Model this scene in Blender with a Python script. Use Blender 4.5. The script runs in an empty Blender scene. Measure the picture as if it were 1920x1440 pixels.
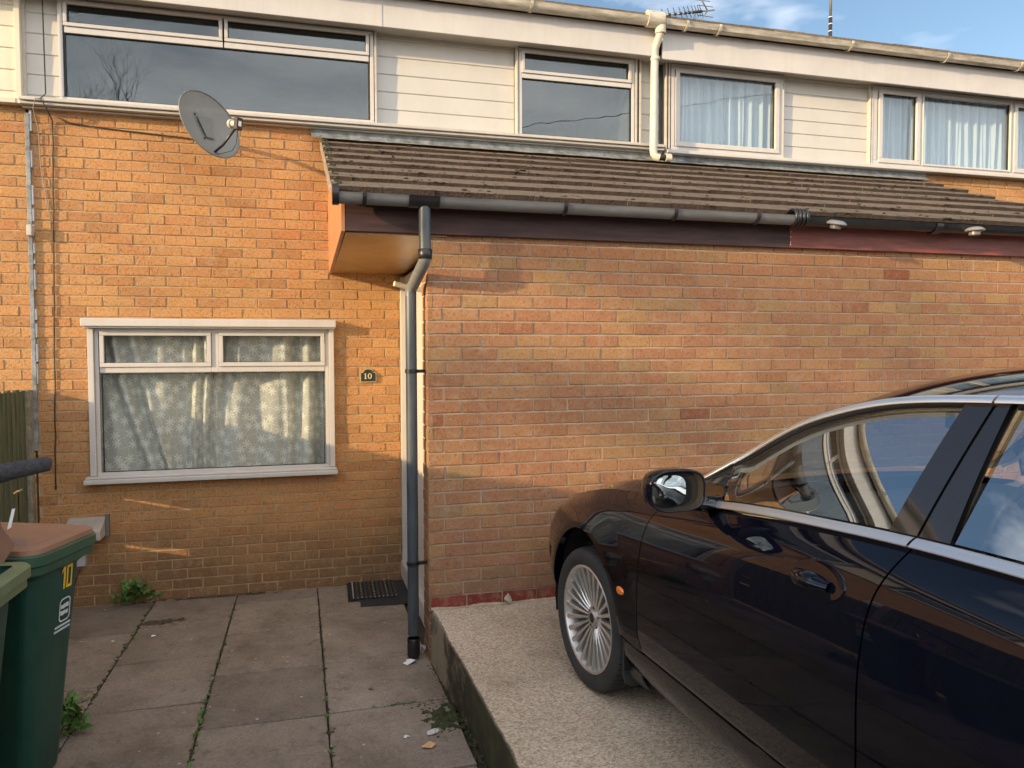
import bpy, bmesh, math, random
from mathutils import Vector, Matrix, noise
R = math.radians
PI = math.pi
random.seed(7)
scene = bpy.context.scene
C = scene.collection

# ------------------------------------------------------------------ camera
cam_d = bpy.data.cameras.new('camera'); cam = bpy.data.objects.new('camera', cam_d); C.objects.link(cam)
cam_d.sensor_width = 36; cam_d.lens = 26.98; cam_d.clip_end = 2000; cam_d.clip_start = .05
CAMZ = 1.93
def cam_axes(yaw, pitch, roll):
    cy, sy, cp, sp = math.cos(yaw), math.sin(yaw), math.cos(pitch), math.sin(pitch)
    f = Vector((sy*cp, cy*cp, sp)); r = Vector((cy, -sy, 0)); u = r.cross(f)
    cr, sr = math.cos(roll), math.sin(roll)
    return cr*r+sr*u, -sr*r+cr*u, f
r_, u_, f_ = cam_axes(R(15.41617), R(-2.36971), R(-.157185))
M = Matrix(((r_.x, u_.x, -f_.x, 0), (r_.y, u_.y, -f_.y, -6.5015), (r_.z, u_.z, -f_.z, CAMZ), (0, 0, 0, 1)))
cam.matrix_world = M
scene.camera = cam
# ------------------------------------------------------------------ sky and sun
SUN = Vector((-3.0, -1.0, .685)).normalized()
EL = math.asin(SUN.z); AZ = math.atan2(SUN.x, SUN.y)
w = bpy.data.worlds.new('World'); scene.world = w; w.use_nodes = True
nt = w.node_tree; N = nt.nodes; L = nt.links
bg = N['Background']; bg.inputs['Strength'].default_value = .088
sky = N.new('ShaderNodeTexSky'); sky.sky_type = 'NISHITA'; sky.sun_disc = False
sky.sun_elevation = EL; sky.sun_rotation = AZ % (2*PI); sky.altitude = 50; sky.air_density = 1.0; sky.dust_density = .6; sky.ozone_density = 1.6
tc = N.new('ShaderNodeTexCoord'); mp = N.new('ShaderNodeMapping'); mp.inputs['Scale'].default_value = (1.3, 1.3, 3.2); mp.inputs['Location'].default_value = (.35, .2, .1)
nz = N.new('ShaderNodeTexNoise'); nz.inputs['Scale'].default_value = 2.1; nz.inputs['Detail'].default_value = 5; nz.inputs['Roughness'].default_value = .55; nz.inputs['Distortion'].default_value = .35
cr = N.new('ShaderNodeValToRGB'); cr.color_ramp.elements[0].position = .38; cr.color_ramp.elements[1].position = .86
cr.color_ramp.elements[0].color = (0, 0, 0, 1); cr.color_ramp.elements[1].color = (1, 1, 1, 1)
mx = N.new('ShaderNodeMixRGB'); mx.inputs['Color2'].default_value = (13.6, 13.0, 12.6, 1)
L.new(tc.outputs['Generated'], mp.inputs['Vector']); L.new(mp.outputs['Vector'], nz.inputs['Vector']); sxw = N.new('ShaderNodeSeparateXYZ'); L.new(tc.outputs['Generated'], sxw.inputs[0])
mw = N.new('ShaderNodeMath'); mw.operation = 'MULTIPLY_ADD'; L.new(sxw.outputs['Y'], mw.inputs[0]); mw.inputs[1].default_value = -.22; L.new(nz.outputs['Fac'], mw.inputs[2])
L.new(mw.outputs[0], cr.inputs['Fac'])
L.new(cr.outputs['Color'], mx.inputs['Fac']); L.new(sky.outputs['Color'], mx.inputs['Color1']); L.new(mx.outputs['Color'], bg.inputs['Color'])
sd = bpy.data.lights.new('sun', 'SUN'); sd.energy = 3.0; sd.angle = R(.8); sd.color = (1, .72, .40)
sun = bpy.data.objects.new('sun', sd); C.objects.link(sun)
sun.rotation_euler = SUN.to_track_quat('Z', 'Y').to_euler(); sun.location = (-20, -10, 12)
scene.view_settings.view_transform = 'Standard'; scene.view_settings.look = 'None'; scene.view_settings.gamma = 1
scene.view_settings.exposure = 1.27
scene.render.engine = 'CYCLES'
scene.cycles.max_bounces = 8; scene.cycles.transparent_max_bounces = 12

# ------------------------------------------------------------------ material helpers
def newmat(name):
    m = bpy.data.materials.new(name); m.use_nodes = True
    return m, m.node_tree.nodes, m.node_tree.links, m.node_tree.nodes['Principled BSDF']
def ramp(N, stops):
    r = N.new('ShaderNodeValToRGB'); e = r.color_ramp.elements
    while len(e) < len(stops): e.new(.5)
    for i, (p, c) in enumerate(stops):
        e[i].position = p; e[i].color = (*c, 1) if len(c) == 3 else c
    return r
def simple(name, col, rough=.6, metal=0, var=.12, scale=6, bump=.0, bscale=80, coat=0, spec=.5, col2=None, detail=6, stretch=None):
    """base colour broken up by noise, optional fine bump"""
    m, N, L, B = newmat(name)
    tc = N.new('ShaderNodeTexCoord'); src = tc.outputs['Object']
    if stretch:
        mp = N.new('ShaderNodeMapping'); mp.inputs['Scale'].default_value = stretch; L.new(src, mp.inputs['Vector']); src = mp.outputs['Vector']
    n = N.new('ShaderNodeTexNoise'); n.inputs['Scale'].default_value = scale; n.inputs['Detail'].default_value = detail; n.inputs['Roughness'].default_value = .65
    L.new(src, n.inputs['Vector'])
    c2 = col2 or tuple(c*(1-var*2) for c in col); c1 = tuple(min(1, c*(1+var)) for c in col)
    r = ramp(N, [(.3, c2), (.68, c1)]); L.new(n.outputs['Fac'], r.inputs['Fac']); L.new(r.outputs['Color'], B.inputs['Base Color'])
    B.inputs['Roughness'].default_value = rough; B.inputs['Metallic'].default_value = metal
    B.inputs['Coat Weight'].default_value = coat; B.inputs['Specular IOR Level'].default_value = spec
    if bump:
        n2 = N.new('ShaderNodeTexNoise'); n2.inputs['Scale'].default_value = bscale; n2.inputs['Detail'].default_value = 4
        L.new(src, n2.inputs['Vector'])
        b = N.new('ShaderNodeBump'); b.inputs['Strength'].default_value = bump; b.inputs['Distance'].default_value = .01
        L.new(n2.outputs['Fac'], b.inputs['Height']); L.new(b.outputs['Normal'], B.inputs['Normal'])
    return m
def brickmat(name, stops, dirt=(.12, .09, .07), dz=.55, mottle=.5, efflo=0):
    m, N, L, B = newmat(name)
    at = N.new('ShaderNodeAttribute'); at.attribute_name = 'rnd'
    r = ramp(N, stops); r.color_ramp.interpolation = 'LINEAR'; L.new(at.outputs['Fac'], r.inputs['Fac'])
    tc = N.new('ShaderNodeTexCoord')
    n = N.new('ShaderNodeTexNoise'); n.inputs['Scale'].default_value = 55; n.inputs['Detail'].default_value = 6; n.inputs['Roughness'].default_value = .75
    L.new(tc.outputs['Object'], n.inputs['Vector'])
    rr = ramp(N, [(.36, (.34, .28, .22)), (.46, (.86, .84, .82)), (.60, (1.02, 1.0, .98)), (.75, (1.22, 1.16, 1.08))]); L.new(n.outputs['Fac'], rr.inputs['Fac'])
    mul = N.new('ShaderNodeMixRGB'); mul.blend_type = 'MULTIPLY'; mul.inputs['Fac'].default_value = mottle
    L.new(r.outputs['Color'], mul.inputs['Color1']); L.new(rr.outputs['Color'], mul.inputs['Color2'])
    # large weathering
    n3 = N.new('ShaderNodeTexNoise'); n3.inputs['Scale'].default_value = 1.1; n3.inputs['Detail'].default_value = 5; L.new(tc.outputs['Object'], n3.inputs['Vector'])
    r3 = ramp(N, [(.35, (.86, .86, .84)), (.65, (1.08, 1.05, 1.0))]); L.new(n3.outputs['Fac'], r3.inputs['Fac'])
    mu2 = N.new('ShaderNodeMixRGB'); mu2.blend_type = 'MULTIPLY'; mu2.inputs['Fac'].default_value = 1
    L.new(mul.outputs['Color'], mu2.inputs['Color1']); L.new(r3.outputs['Color'], mu2.inputs['Color2'])
    # rising dirt near the ground, noise-edged
    sx = N.new('ShaderNodeSeparateXYZ'); L.new(tc.outputs['Object'], sx.inputs['Vector'])
    n4 = N.new('ShaderNodeTexNoise'); n4.inputs['Scale'].default_value = 2.6; n4.inputs['Detail'].default_value = 5; L.new(tc.outputs['Object'], n4.inputs['Vector'])
    ma = N.new('ShaderNodeMath'); ma.operation = 'MULTIPLY_ADD'; L.new(n4.outputs['Fac'], ma.inputs[0]); ma.inputs[1].default_value = -1.1; L.new(sx.outputs['Z'], ma.inputs[2])
    mr = N.new('ShaderNodeMapRange'); mr.inputs['From Min'].default_value = dz-.95; mr.inputs['From Max'].default_value = dz-.45; mr.inputs['To Min'].default_value = .58; mr.inputs['To Max'].default_value = 0
    L.new(ma.outputs[0], mr.inputs['Value'])
    mu3 = N.new('ShaderNodeMixRGB'); mu3.inputs['Color2'].default_value = (*dirt, 1); L.new(mr.outputs[0], mu3.inputs['Fac']); L.new(mu2.outputs['Color'], mu3.inputs['Color1'])
    n5 = N.new('ShaderNodeTexNoise'); n5.inputs['Scale'].default_value = 13; n5.inputs['Detail'].default_value = 9; n5.inputs['Roughness'].default_value = .8; L.new(tc.outputs['Object'], n5.inputs['Vector'])
    r5 = ramp(N, [(.50, (0, 0, 0)), (.72, (.55, .55, .55))]); L.new(n5.outputs['Fac'], r5.inputs['Fac'])
    mu4 = N.new('ShaderNodeMixRGB'); mu4.inputs['Color2'].default_value = (.46, .35, .25, 1) if dz > -1 else (.24, .20, .15, 1); L.new(r5.outputs['Color'], mu4.inputs['Fac']); L.new(mu3.outputs['Color'], mu4.inputs['Color1'])
    L.new(mu4.outputs['Color'], B.inputs['Base Color'])
    B.inputs['Roughness'].default_value = .92; B.inputs['Specular IOR Level'].default_value = .25
    w2 = N.new('ShaderNodeTexNoise'); w2.inputs['Scale'].default_value = 90; w2.inputs['Detail'].default_value = 5; w2.inputs['Roughness'].default_value = .7
    mp = N.new('ShaderNodeMapping'); mp.inputs['Scale'].default_value = (1.3, 1, .5); L.new(tc.outputs['Object'], mp.inputs['Vector']); L.new(mp.outputs['Vector'], w2.inputs['Vector'])
    b = N.new('ShaderNodeBump'); b.inputs['Strength'].default_value = .8; b.inputs['Distance'].default_value = .008
    L.new(w2.outputs['Fac'], b.inputs['Height']); L.new(b.outputs['Normal'], B.inputs['Normal'])
    return m
def glassmat(name, tint=(.75, .8, .8), base=.06, mul=1.6, rough=.0, wav=0.0):
    m, N, L, B = newmat(name); out = N['Material Output']
    N.remove(B)
    tr = N.new('ShaderNodeBsdfTransparent'); tr.inputs['Color'].default_value = (*tint, 1)
    gl = N.new('ShaderNodeBsdfGlossy'); gl.inputs['Roughness'].default_value = rough; gl.inputs['Color'].default_value = (.88, .95, 1, 1)
    lw = N.new('ShaderNodeLayerWeight'); lw.inputs['Blend'].default_value = .5; fr = N.new('ShaderNodeMath'); fr.operation = 'POWER'; L.new(lw.outputs['Facing'], fr.inputs[0]); fr.inputs[1].default_value = 3.2
    ma = N.new('ShaderNodeMath'); ma.operation = 'MULTIPLY_ADD'; ma.use_clamp = True; L.new(fr.outputs[0], ma.inputs[0]); ma.inputs[1].default_value = mul; ma.inputs[2].default_value = base
    mi = N.new('ShaderNodeMixShader'); L.new(ma.outputs[0], mi.inputs[0]); L.new(tr.outputs[0], mi.inputs[1]); L.new(gl.outputs[0], mi.inputs[2]); L.new(mi.outputs[0], out.inputs['Surface'])
    if wav:
        tc = N.new('ShaderNodeTexCoord'); n = N.new('ShaderNodeTexNoise'); n.inputs['Scale'].default_value = 2.2; L.new(tc.outputs['Object'], n.inputs['Vector'])
        b = N.new('ShaderNodeBump'); b.inputs['Strength'].default_value = wav; b.inputs['Distance'].default_value = .02
        L.new(n.outputs['Fac'], b.inputs['Height']); L.new(b.outputs['Normal'], gl.inputs['Normal'])
    return m

MT = {}
MT['brick_a'] = brickmat('buff_brick', [(0, (.40, .21, .095)), (.2, (.47, .25, .112)), (.5, (.53, .29, .126)), (.8, (.50, .288, .126)), (1, (.49, .235, .105))], dirt=(.085, .062, .042), dz=.58, mottle=.9)
MT['brick_b'] = brickmat('mixed_brick', [(0, (.27, .10, .055)), (.015, (.34, .17, .092)), (.2, (.36, .18, .10)), (.5, (.38, .20, .11)), (.8, (.385, .212, .108)), (.95, (.41, .245, .112)), (1, (.31, .195, .105))], dirt=(.14, .10, .08), dz=.75, mottle=.7)
MT['brick_red'] = brickmat('red_brick', [(0, (.18, .035, .025)), (1, (.26, .06, .045))], dirt=(.16, .07, .05), dz=.2)
MT['mortar'] = simple('mortar', (.47, .33, .185), .95, var=.15, scale=9, bump=.5, bscale=150)
MT['mortar_b'] = simple('mortar_grey', (.42, .325, .235), .95, var=.15, scale=9, bump=.5, bscale=150)
MT['upvc'] = simple('white_upvc', (.54, .52, .495), .35, var=.04, scale=3)
def streaks(m, amt=.35, sc=(7, 7, .5), col=(.35, .30, .22)):
    N = m.node_tree.nodes; L = m.node_tree.links; B = N['Principled BSDF']; src = B.inputs['Base Color'].links[0].from_socket
    tc = N.new('ShaderNodeTexCoord'); mp = N.new('ShaderNodeMapping'); mp.inputs['Scale'].default_value = sc; L.new(tc.outputs['Object'], mp.inputs['Vector'])
    n = N.new('ShaderNodeTexNoise'); n.inputs['Scale'].default_value = 2.5; n.inputs['Detail'].default_value = 8; n.inputs['Roughness'].default_value = .7; L.new(mp.outputs['Vector'], n.inputs['Vector'])
    r = ramp(N, [(.48, (0, 0, 0)), (.78, (1, 1, 1))]); L.new(n.outputs['Fac'], r.inputs['Fac'])
    k = N.new('ShaderNodeMath'); k.operation = 'MULTIPLY'; k.inputs[1].default_value = amt; L.new(r.outputs['Color'], k.inputs[0])
    mx = N.new('ShaderNodeMixRGB'); mx.inputs['Color2'].default_value = (*col, 1); L.new(k.outputs[0], mx.inputs['Fac']); L.new(src, mx.inputs['Color1']); L.new(mx.outputs['Color'], B.inputs['Base Color'])
MT['upvc_dirty'] = simple('weathered_upvc', (.50, .475, .43), .45, var=.07, scale=5, stretch=(.6, 1, 4))
MT['cladding'] = simple('cladding_white', (.53, .515, .475), .42, var=.035, scale=2)
MT['cream'] = simple('cream_cladding', (.66, .61, .48), .45, var=.04, scale=2)
streaks(MT['cladding'], .22, (2, 2, 1.2)); streaks(MT['cream'], .35); streaks(MT['upvc_dirty'], .5); streaks(MT['upvc'], .25)
MT['gasket'] = simple('black_gasket', (.02, .02, .02), .6)
MT['fascia_dk'] = simple('dark_brown_paint', (.060, .026, .024), .6, var=.3, scale=7, stretch=(.5, 1, 6))
MT['fascia_red'] = simple('red_brown_paint', (.22, .06, .045), .55, var=.25, scale=5, stretch=(.6, 1, 5))
MT['barge'] = simple('orange_brown_board', (.42, .19, .09), .5, var=.15, scale=5, stretch=(1, 1, .5))
MT['soffit'] = simple('varnished_ply', (.36, .18, .055), .3, var=.22, scale=2.2, col2=(.16, .08, .03), stretch=(1.5, .6, 1))
MT['tile'] = brickmat('concrete_tile', [(0, (.14, .115, .095)), (.5, (.18, .152, .128)), (1, (.22, .185, .158))], mottle=1.0, dz=-5)
_b = [n for n in MT['tile'].node_tree.nodes if n.type == 'BUMP'][0]; _b.inputs['Strength'].default_value = 1.0; _b.inputs['Distance'].default_value = .012
MT['tile_edge'] = simple('mossy_tile_edge', (.060, .040, .028), .95, var=.3, scale=14, bump=.8, bscale=60, col2=(.035, .024, .018))
MT['lead'] = simple('lead_flashing', (.25, .27, .28), .6, metal=.15, var=.3, scale=14, bump=.5, bscale=25)
MT['gutter_gr'] = simple('faded_grey_plastic', (.17, .175, .18), .42, var=.15, scale=6, stretch=(.5, 3, 3))
MT['black_pl'] = simple('black_plastic', (.014, .015, .017), .35, var=.2, scale=12)
MT['pipe_gr'] = simple('faded_downpipe', (.055, .07, .085), .40, var=.3, scale=3, stretch=(4, 4, .9))
MT['gutter_wh'] = simple('dirty_white_gutter', (.58, .54, .46), .5, var=.18, scale=7, col2=(.30, .27, .20), stretch=(.7, 3, 3))
MT['pipe_cream'] = simple('cream_pipe', (.58, .54, .46), .4, var=.06, scale=4)
MT['room'] = simple('room_grey', (.20, .21, .20), .9)
MT['room_dk'] = simple('room_dark', (.26, .27, .25), .9)
MT['dish'] = simple('dish_grey', (.17, .185, .17), .5, metal=.0, var=.08, scale=5)
MT['steel'] = simple('galvanised_steel', (.42, .42, .40), .4, metal=.8, var=.1)
MT['lnb'] = simple('lnb_grey', (.45, .43, .38), .5)
MT['white'] = simple('white_plastic', (.75, .75, .73), .4, var=.04)
MT['grass'] = simple('weed_green', (.085, .18, .035), .6, var=.35, scale=25)
MT['moss'] = simple('moss_green', (.045, .055, .018), .95, var=.4, scale=40)
MT['yellow'] = simple('yellow_vinyl', (.72, .46, .04), .45)
MT['glass_up'] = glassmat('window_glass', (.66, .70, .70), .075, .40, wav=.05)
MT['glass_gf'] = glassmat('window_glass_clear', (.97, .98, .97), .07, .5, wav=.04)
MT['glass_nb'] = glassmat('window_glass_pale', (.93, .96, .97), .07, .6, wav=.05)
MT['glass_car'] = glassmat('car_glass', (.84, .92, .89), .46, .5)
MT['mirror'] = simple('mirror_silver', (.55, .60, .60), .03, metal=1, var=0)

# ------------------------------------------------------------------ mesh helpers
class MB:
    def __init__(s): s.v = []; s.f = []; s.a = []; s.m = []; s.cur = .5; s.mi = 0
    def add(s, vs, fs):
        o = len(s.v); s.v += [tuple(p) for p in vs]
        for f in fs: s.f.append(tuple(i+o for i in f)); s.a.append(s.cur); s.m.append(s.mi)
        return s
    def box(s, x0, x1, y0, y1, z0, z1):
        return s.add([(x0, y0, z0), (x1, y0, z0), (x1, y1, z0), (x0, y1, z0), (x0, y0, z1), (x1, y0, z1), (x1, y1, z1), (x0, y1, z1)],
                     [(0, 3, 2, 1), (4, 5, 6, 7), (0, 1, 5, 4), (1, 2, 6, 5), (2, 3, 7, 6), (3, 0, 4, 7)])
    def quad(s, a, b, c, d): return s.add([a, b, c, d], [(0, 1, 2, 3)])
    def tube(s, path, r, n=12, cap=True, start=0, arc=2*PI):
        path = [Vector(p) for p in path]; rs = r if isinstance(r, (list, tuple)) else [r]*len(path)
        rings = []; up = None
        for i, p in enumerate(path):
            t = (path[min(i+1, len(path)-1)]-path[max(i-1, 0)]).normalized()
            if up is None:
                up = Vector((0, 0, 1)) if abs(t.z) < .9 else Vector((0, 1, 0))
            x = t.cross(up).normalized(); up = x.cross(t).normalized()
            k = n if arc > 6.28 else n+1
            rings.append([p+(x*math.cos(start+arc*j/n)+up*math.sin(start+arc*j/n))*rs[i] for j in range(k)])
        k = len(rings[0]); vs = [q for g in rings for q in g]; fs = []
        for i in range(len(rings)-1):
            for j in range(k if arc > 6.28 else k-1):
                a = i*k+j; b = i*k+(j+1) % k; fs.append((a, b, b+k, a+k))
        if cap and arc > 6.28:
            fs.append(tuple(range(k))[::-1]); fs.append(tuple((len(rings)-1)*k+j for j in range(k)))
        return s.add(vs, fs)
    def lathe(s, prof, c=(0, 0, 0), axis='z', n=32):
        """prof = [(r, h)...] around axis through c"""
        vs = []
        for r, h in prof:
            for j in range(n):
                a = 2*PI*j/n; x, y = r*math.cos(a), r*math.sin(a)
                p = {'z': (x, y, h), 'x': (h, x, y), 'y': (x, h, y)}[axis]
                vs.append((c[0]+p[0], c[1]+p[1], c[2]+p[2]))
        fs = []
        for i in range(len(prof)-1):
            for j in range(n):
                a = i*n+j; b = i*n+(j+1) % n; fs.append((a, b, b+n, a+n))
        return s.add(vs, fs)
    def grid(s, rows, flip=False):
        nc = len(rows[0]); vs = [p for r in rows for p in r]; fs = []
        for i in range(len(rows)-1):
            for j in range(nc-1):
                a = i*nc+j; q = (a, a+1, a+nc+1, a+nc); fs.append(q[::-1] if flip else q)
        return s.add(vs, fs)
    def prism(s, pts, y0, y1):
        """polygon in x,z extruded along y"""
        n = len(pts); vs = [(x, y0, z) for x, z in pts]+[(x, y1, z) for x, z in pts]
        fs = [tuple(range(n)), tuple(range(2*n-1, n-1, -1))]+[(i, i+n, (i+1) % n+n, (i+1) % n) for i in range(n)]
        return s.add(vs, fs)
    def build(s, name, mat, parent=None, smooth=False, bevel=0, off=None, segs=2, solid=0, fixn=True, autos=None):
        me = bpy.data.meshes.new(name)
        o3 = Vector((0, 0, 0)) if off is None else Vector(off)
        if parent is not None and off is None and parent.get('world_coords'):
            q = parent
            while q.parent is not None: q = q.parent
            o3 = Vector(q.location)
        me.from_pydata([(x-o3.x, y-o3.y, z-o3.z) for x, y, z in s.v], [], s.f)
        mats = mat if isinstance(mat, (list, tuple)) else [mat]
        for m_ in mats: me.materials.append(MT[m_] if isinstance(m_, str) else m_)
        if any(s.m):
            for p, i in zip(me.polygons, s.m): p.material_index = i
        at = me.attributes.new('rnd', 'FLOAT', 'FACE')
        for i, a in enumerate(s.a): at.data[i].value = a
        if bevel or fixn:
            bm = bmesh.new(); bm.from_mesh(me)
            if fixn: bmesh.ops.recalc_face_normals(bm, faces=bm.faces)
            if bevel: bmesh.ops.bevel(bm, geom=[e for e in bm.edges if e.is_manifold and e.calc_face_angle(0) > .5], offset=bevel, segments=segs, affect='EDGES', profile=.6, clamp_overlap=True)
            bm.to_mesh(me); bm.free()
        if smooth: 
            for p in me.polygons: p.use_smooth = True
        ob = bpy.data.objects.new(name, me); C.objects.link(ob)
        if autos and smooth:
            try: me.set_sharp_from_angle(angle=R(autos))
            except Exception: pass
        if solid:
            md = ob.modifiers.new('solid', 'SOLIDIFY'); md.thickness = solid; md.offset = 0
        if parent is not None:
            ob.parent = parent
            if parent.get('world_coords'): ob['world_coords'] = True
        elif off is not None: ob.location = o3
        return ob
def tag(o, label, cat, group=None):
    o['label'] = label; o['category'] = cat
    if group: o['group'] = group
    return o
def thing(name, label, cat, loc, rz=0, group=None, world=True):
    o = bpy.data.objects.new(name, None); C.objects.link(o); o.location = loc; o.rotation_euler = (0, 0, rz); o.empty_display_size = .1
    if world and rz == 0: o['world_coords'] = True
    return tag(o, label, cat, group)
def structure(o): o['kind'] = 'structure'; return o
def stuff(o, label, cat): o['kind'] = 'stuff'; return tag(o, label, cat)
def interp(tab, x):
    if x <= tab[0][0]: return tab[0][1] if len(tab[0]) == 2 else tab[0][1:]
    for a, b in zip(tab, tab[1:]):
        if x <= b[0]:
            t = (x-a[0])/(b[0]-a[0])
            if len(a) == 2: return a[1]+(b[1]-a[1])*t
            return tuple(p+(q-p)*t for p, q in zip(a[1:], b[1:]))
    return tab[-1][1] if len(tab[-1]) == 2 else tab[-1][1:]
def smoothtab(tab, x):
    """Catmull-Rom through a table (x, v...)"""
    n = len(tab); i = 0
    if x <= tab[0][0]: return interp(tab, x)
    if x >= tab[-1][0]: return interp(tab, x)
    while tab[i+1][0] < x: i += 1
    p0, p1, p2, p3 = tab[max(i-1, 0)], tab[i], tab[i+1], tab[min(i+2, n-1)]
    h = p2[0]-p1[0]; t = (x-p1[0])/h; out = []
    for k in range(1, len(p1)):
        m1 = (p2[k]-p0[k])/(p2[0]-p0[0])*h; m2 = (p3[k]-p1[k])/(p3[0]-p1[0])*h
        out.append((2*t**3-3*t*t+1)*p1[k]+(t**3-2*t*t+t)*m1+(-2*t**3+3*t*t)*p2[k]+(t**3-t*t)*m2)
    return out[0] if len(out) == 1 else tuple(out)

# ------------------------------------------------------------------ brickwork: every brick is modelled, mortar lies behind
PX, PZ = .225, .0795
def sub_rect(r, h):
    x0, x1, z0, z1 = r; a0, a1, b0, b1 = h
    if a1 <= x0 or a0 >= x1 or b1 <= z0 or b0 >= z1: return [r]
    out = []
    if a0 > x0: out.append((x0, a0, z0, z1))
    if a1 < x1: out.append((a1, x1, z0, z1))
    xa, xb = max(x0, a0), min(x1, a1)
    if b0 > z0: out.append((xa, xb, z0, b0))
    if b1 < z1: out.append((xa, xb, b1, z1))
    return [q for q in out if q[1]-q[0] > .012 and q[3]-q[2] > .008]
def bricks(x0, x1, z0, z1, zj, xj, Y, holes=(), rng=None, facing='y', depth=.03, jit=.0016):
    rng = rng or random.Random(3)
    mb = MB(); k0 = math.floor((z0-zj)/PZ)-1; g = .0048
    k = k0
    while zj+k*PZ < z1:
        za, zb = zj+k*PZ+g, zj+(k+1)*PZ-g
        off = xj+(PX/2 if k % 2 else 0)+rng.uniform(-.006, .006)
        i = math.floor((x0-off)/PX)-1
        while off+i*PX < x1:
            xa, xb = off+i*PX+g+rng.uniform(-.0012, .0012), off+(i+1)*PX-g+rng.uniform(-.0012, .0012)
            rect = [(max(xa, x0), min(xb, x1), max(za, z0), min(zb, z1))]
            rnd = rng.random(); yj = rng.uniform(-jit, jit); tl = rng.uniform(-.002, .002)
            if rect[0][1]-rect[0][0] > .02 and rect[0][3]-rect[0][2] > .01:
                for h in holes: rect = [q for r in rect for q in sub_rect(r, h)]
                for (a, b, c, d) in rect:
                    e = .0028; y = Y+yj; mb.cur = rnd
                    j = lambda: rng.uniform(-.0018, .0018)
                    vs = [(a+j(), y+e, c+j()), (b+j(), y+e, c+j()), (b+j(), y+e, d+j()), (a+j(), y+e, d+j()),
                          (a+e+j(), y-tl, c+e+j()), (b-e+j(), y+tl, c+e+j()), (b-e+j(), y+tl, d-e+j()), (a+e+j(), y-tl, d-e+j()),
                          (a, y+depth, c), (b, y+depth, c), (b, y+depth, d), (a, y+depth, d)]
                    fs = [(4, 5, 6, 7), (0, 1, 5, 4), (1, 2, 6, 5), (2, 3, 7, 6), (3, 0, 4, 7), (8, 9, 1, 0), (9, 10, 2, 1), (10, 11, 3, 2), (11, 8, 0, 3)]
                    if facing == 'x-':   # wall that faces -X: swap roles (x -> y)
                        vs = [(Y+(q[1]-Y), q[0], q[2]) for q in vs]; fs = [f[::-1] for f in fs]
                    mb.add(vs, fs)
            i += 1
        k += 1
    return mb
def wall_sheet(x0, x1, z0, z1, y0, y1, holes):
    """mortar backing with openings (boxes between the holes)"""
    mb = MB(); rects = [(x0, x1, z0, z1)]
    for h in holes: rects = [q for r in rects for q in sub_rect(r, h)]
    for a, b, c, d in rects: mb.box(a, b, y0, y1, c, d)
    return mb
ZJ = CAMZ-.041     # height of one mortar joint, main wall
ZJE = CAMZ-.0517   # extension wall
XJ = -1.558        # vertical joint phase
YE = -1.944        # extension face

# ================================================================== GROUND
m, Nn, Ln, B = newmat('paving_concrete')
tc = Nn.new('ShaderNodeTexCoord')
def noise_node(N, L, src, sc, det=6, ro=.6):
    n = N.new('ShaderNodeTexNoise'); n.inputs['Scale'].default_value = sc; n.inputs['Detail'].default_value = det; n.inputs['Roughness'].default_value = ro; L.new(src, n.inputs['Vector']); return n
n1 = noise_node(Nn, Ln, tc.outputs['Object'], 1.6, 6, .7); n2 = noise_node(Nn, Ln, tc.outputs['Object'], 60, 5, .8); n3 = noise_node(Nn, Ln, tc.outputs['Object'], 9, 8, .75)
ra = ramp(Nn, [(.3, (.135, .105, .078)), (.5, (.22, .18, .145)), (.75, (.29, .245, .205))]); Ln.new(n1.outputs['Fac'], ra.inputs['Fac'])
rb = ramp(Nn, [(.3, (.55, .55, .55)), (.5, (.97, .97, .97)), (.72, (1.25, 1.25, 1.25)), (.8, (1.7, 1.7, 1.7))]); Ln.new(n2.outputs['Fac'], rb.inputs['Fac'])
rc = ramp(Nn, [(.28, (.42, .38, .32)), (.44, (.95, .95, .95)), (.7, (1.1, 1.1, 1.1))]); Ln.new(n3.outputs['Fac'], rc.inputs['Fac'])
mm = Nn.new('ShaderNodeMixRGB'); mm.blend_type = 'MULTIPLY'; mm.inputs['Fac'].default_value = .9; Ln.new(ra.outputs['Color'], mm.inputs['Color1']); Ln.new(rb.outputs['Color'], mm.inputs['Color2'])
m2 = Nn.new('ShaderNodeMixRGB'); m2.blend_type = 'MULTIPLY'; m2.inputs['Fac'].default_value = .85; Ln.new(mm.outputs['Color'], m2.inputs['Color1']); Ln.new(rc.outputs['Color'], m2.inputs['Color2'])
at = Nn.new('ShaderNodeAttribute'); at.attribute_name = 'rnd'; mr = Nn.new('ShaderNodeMapRange'); mr.inputs['To Min'].default_value = .8; mr.inputs['To Max'].default_value = 1.15; Ln.new(at.outputs['Fac'], mr.inputs['Value'])
m3 = Nn.new('ShaderNodeVectorMath'); m3.operation = 'SCALE'; Ln.new(m2.outputs['Color'], m3.inputs[0]); Ln.new(mr.outputs[0], m3.inputs['Scale']); Ln.new(m3.outputs[0], B.inputs['Base Color'])
B.inputs['Roughness'].default_value = .85
bu = Nn.new('ShaderNodeBump'); bu.inputs['Strength'].default_value = .5; bu.inputs['Distance'].default_value = .006; Ln.new(n2.outputs['Fac'], bu.inputs['Height']); Ln.new(bu.outputs['Normal'], B.inputs['Normal'])
MT['paving'] = m
m, Nn, Ln, B = newmat('aggregate_concrete')
tc = Nn.new('ShaderNodeTexCoord')
vo = Nn.new('ShaderNodeTexVoronoi'); vo.inputs['Scale'].default_value = 120; Ln.new(tc.outputs['Object'], vo.inputs['Vector'])
n1 = noise_node(Nn, Ln, tc.outputs['Object'], 1.5, 6, .6); n2 = noise_node(Nn, Ln, tc.outputs['Object'], 120, 4, .7)
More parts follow.
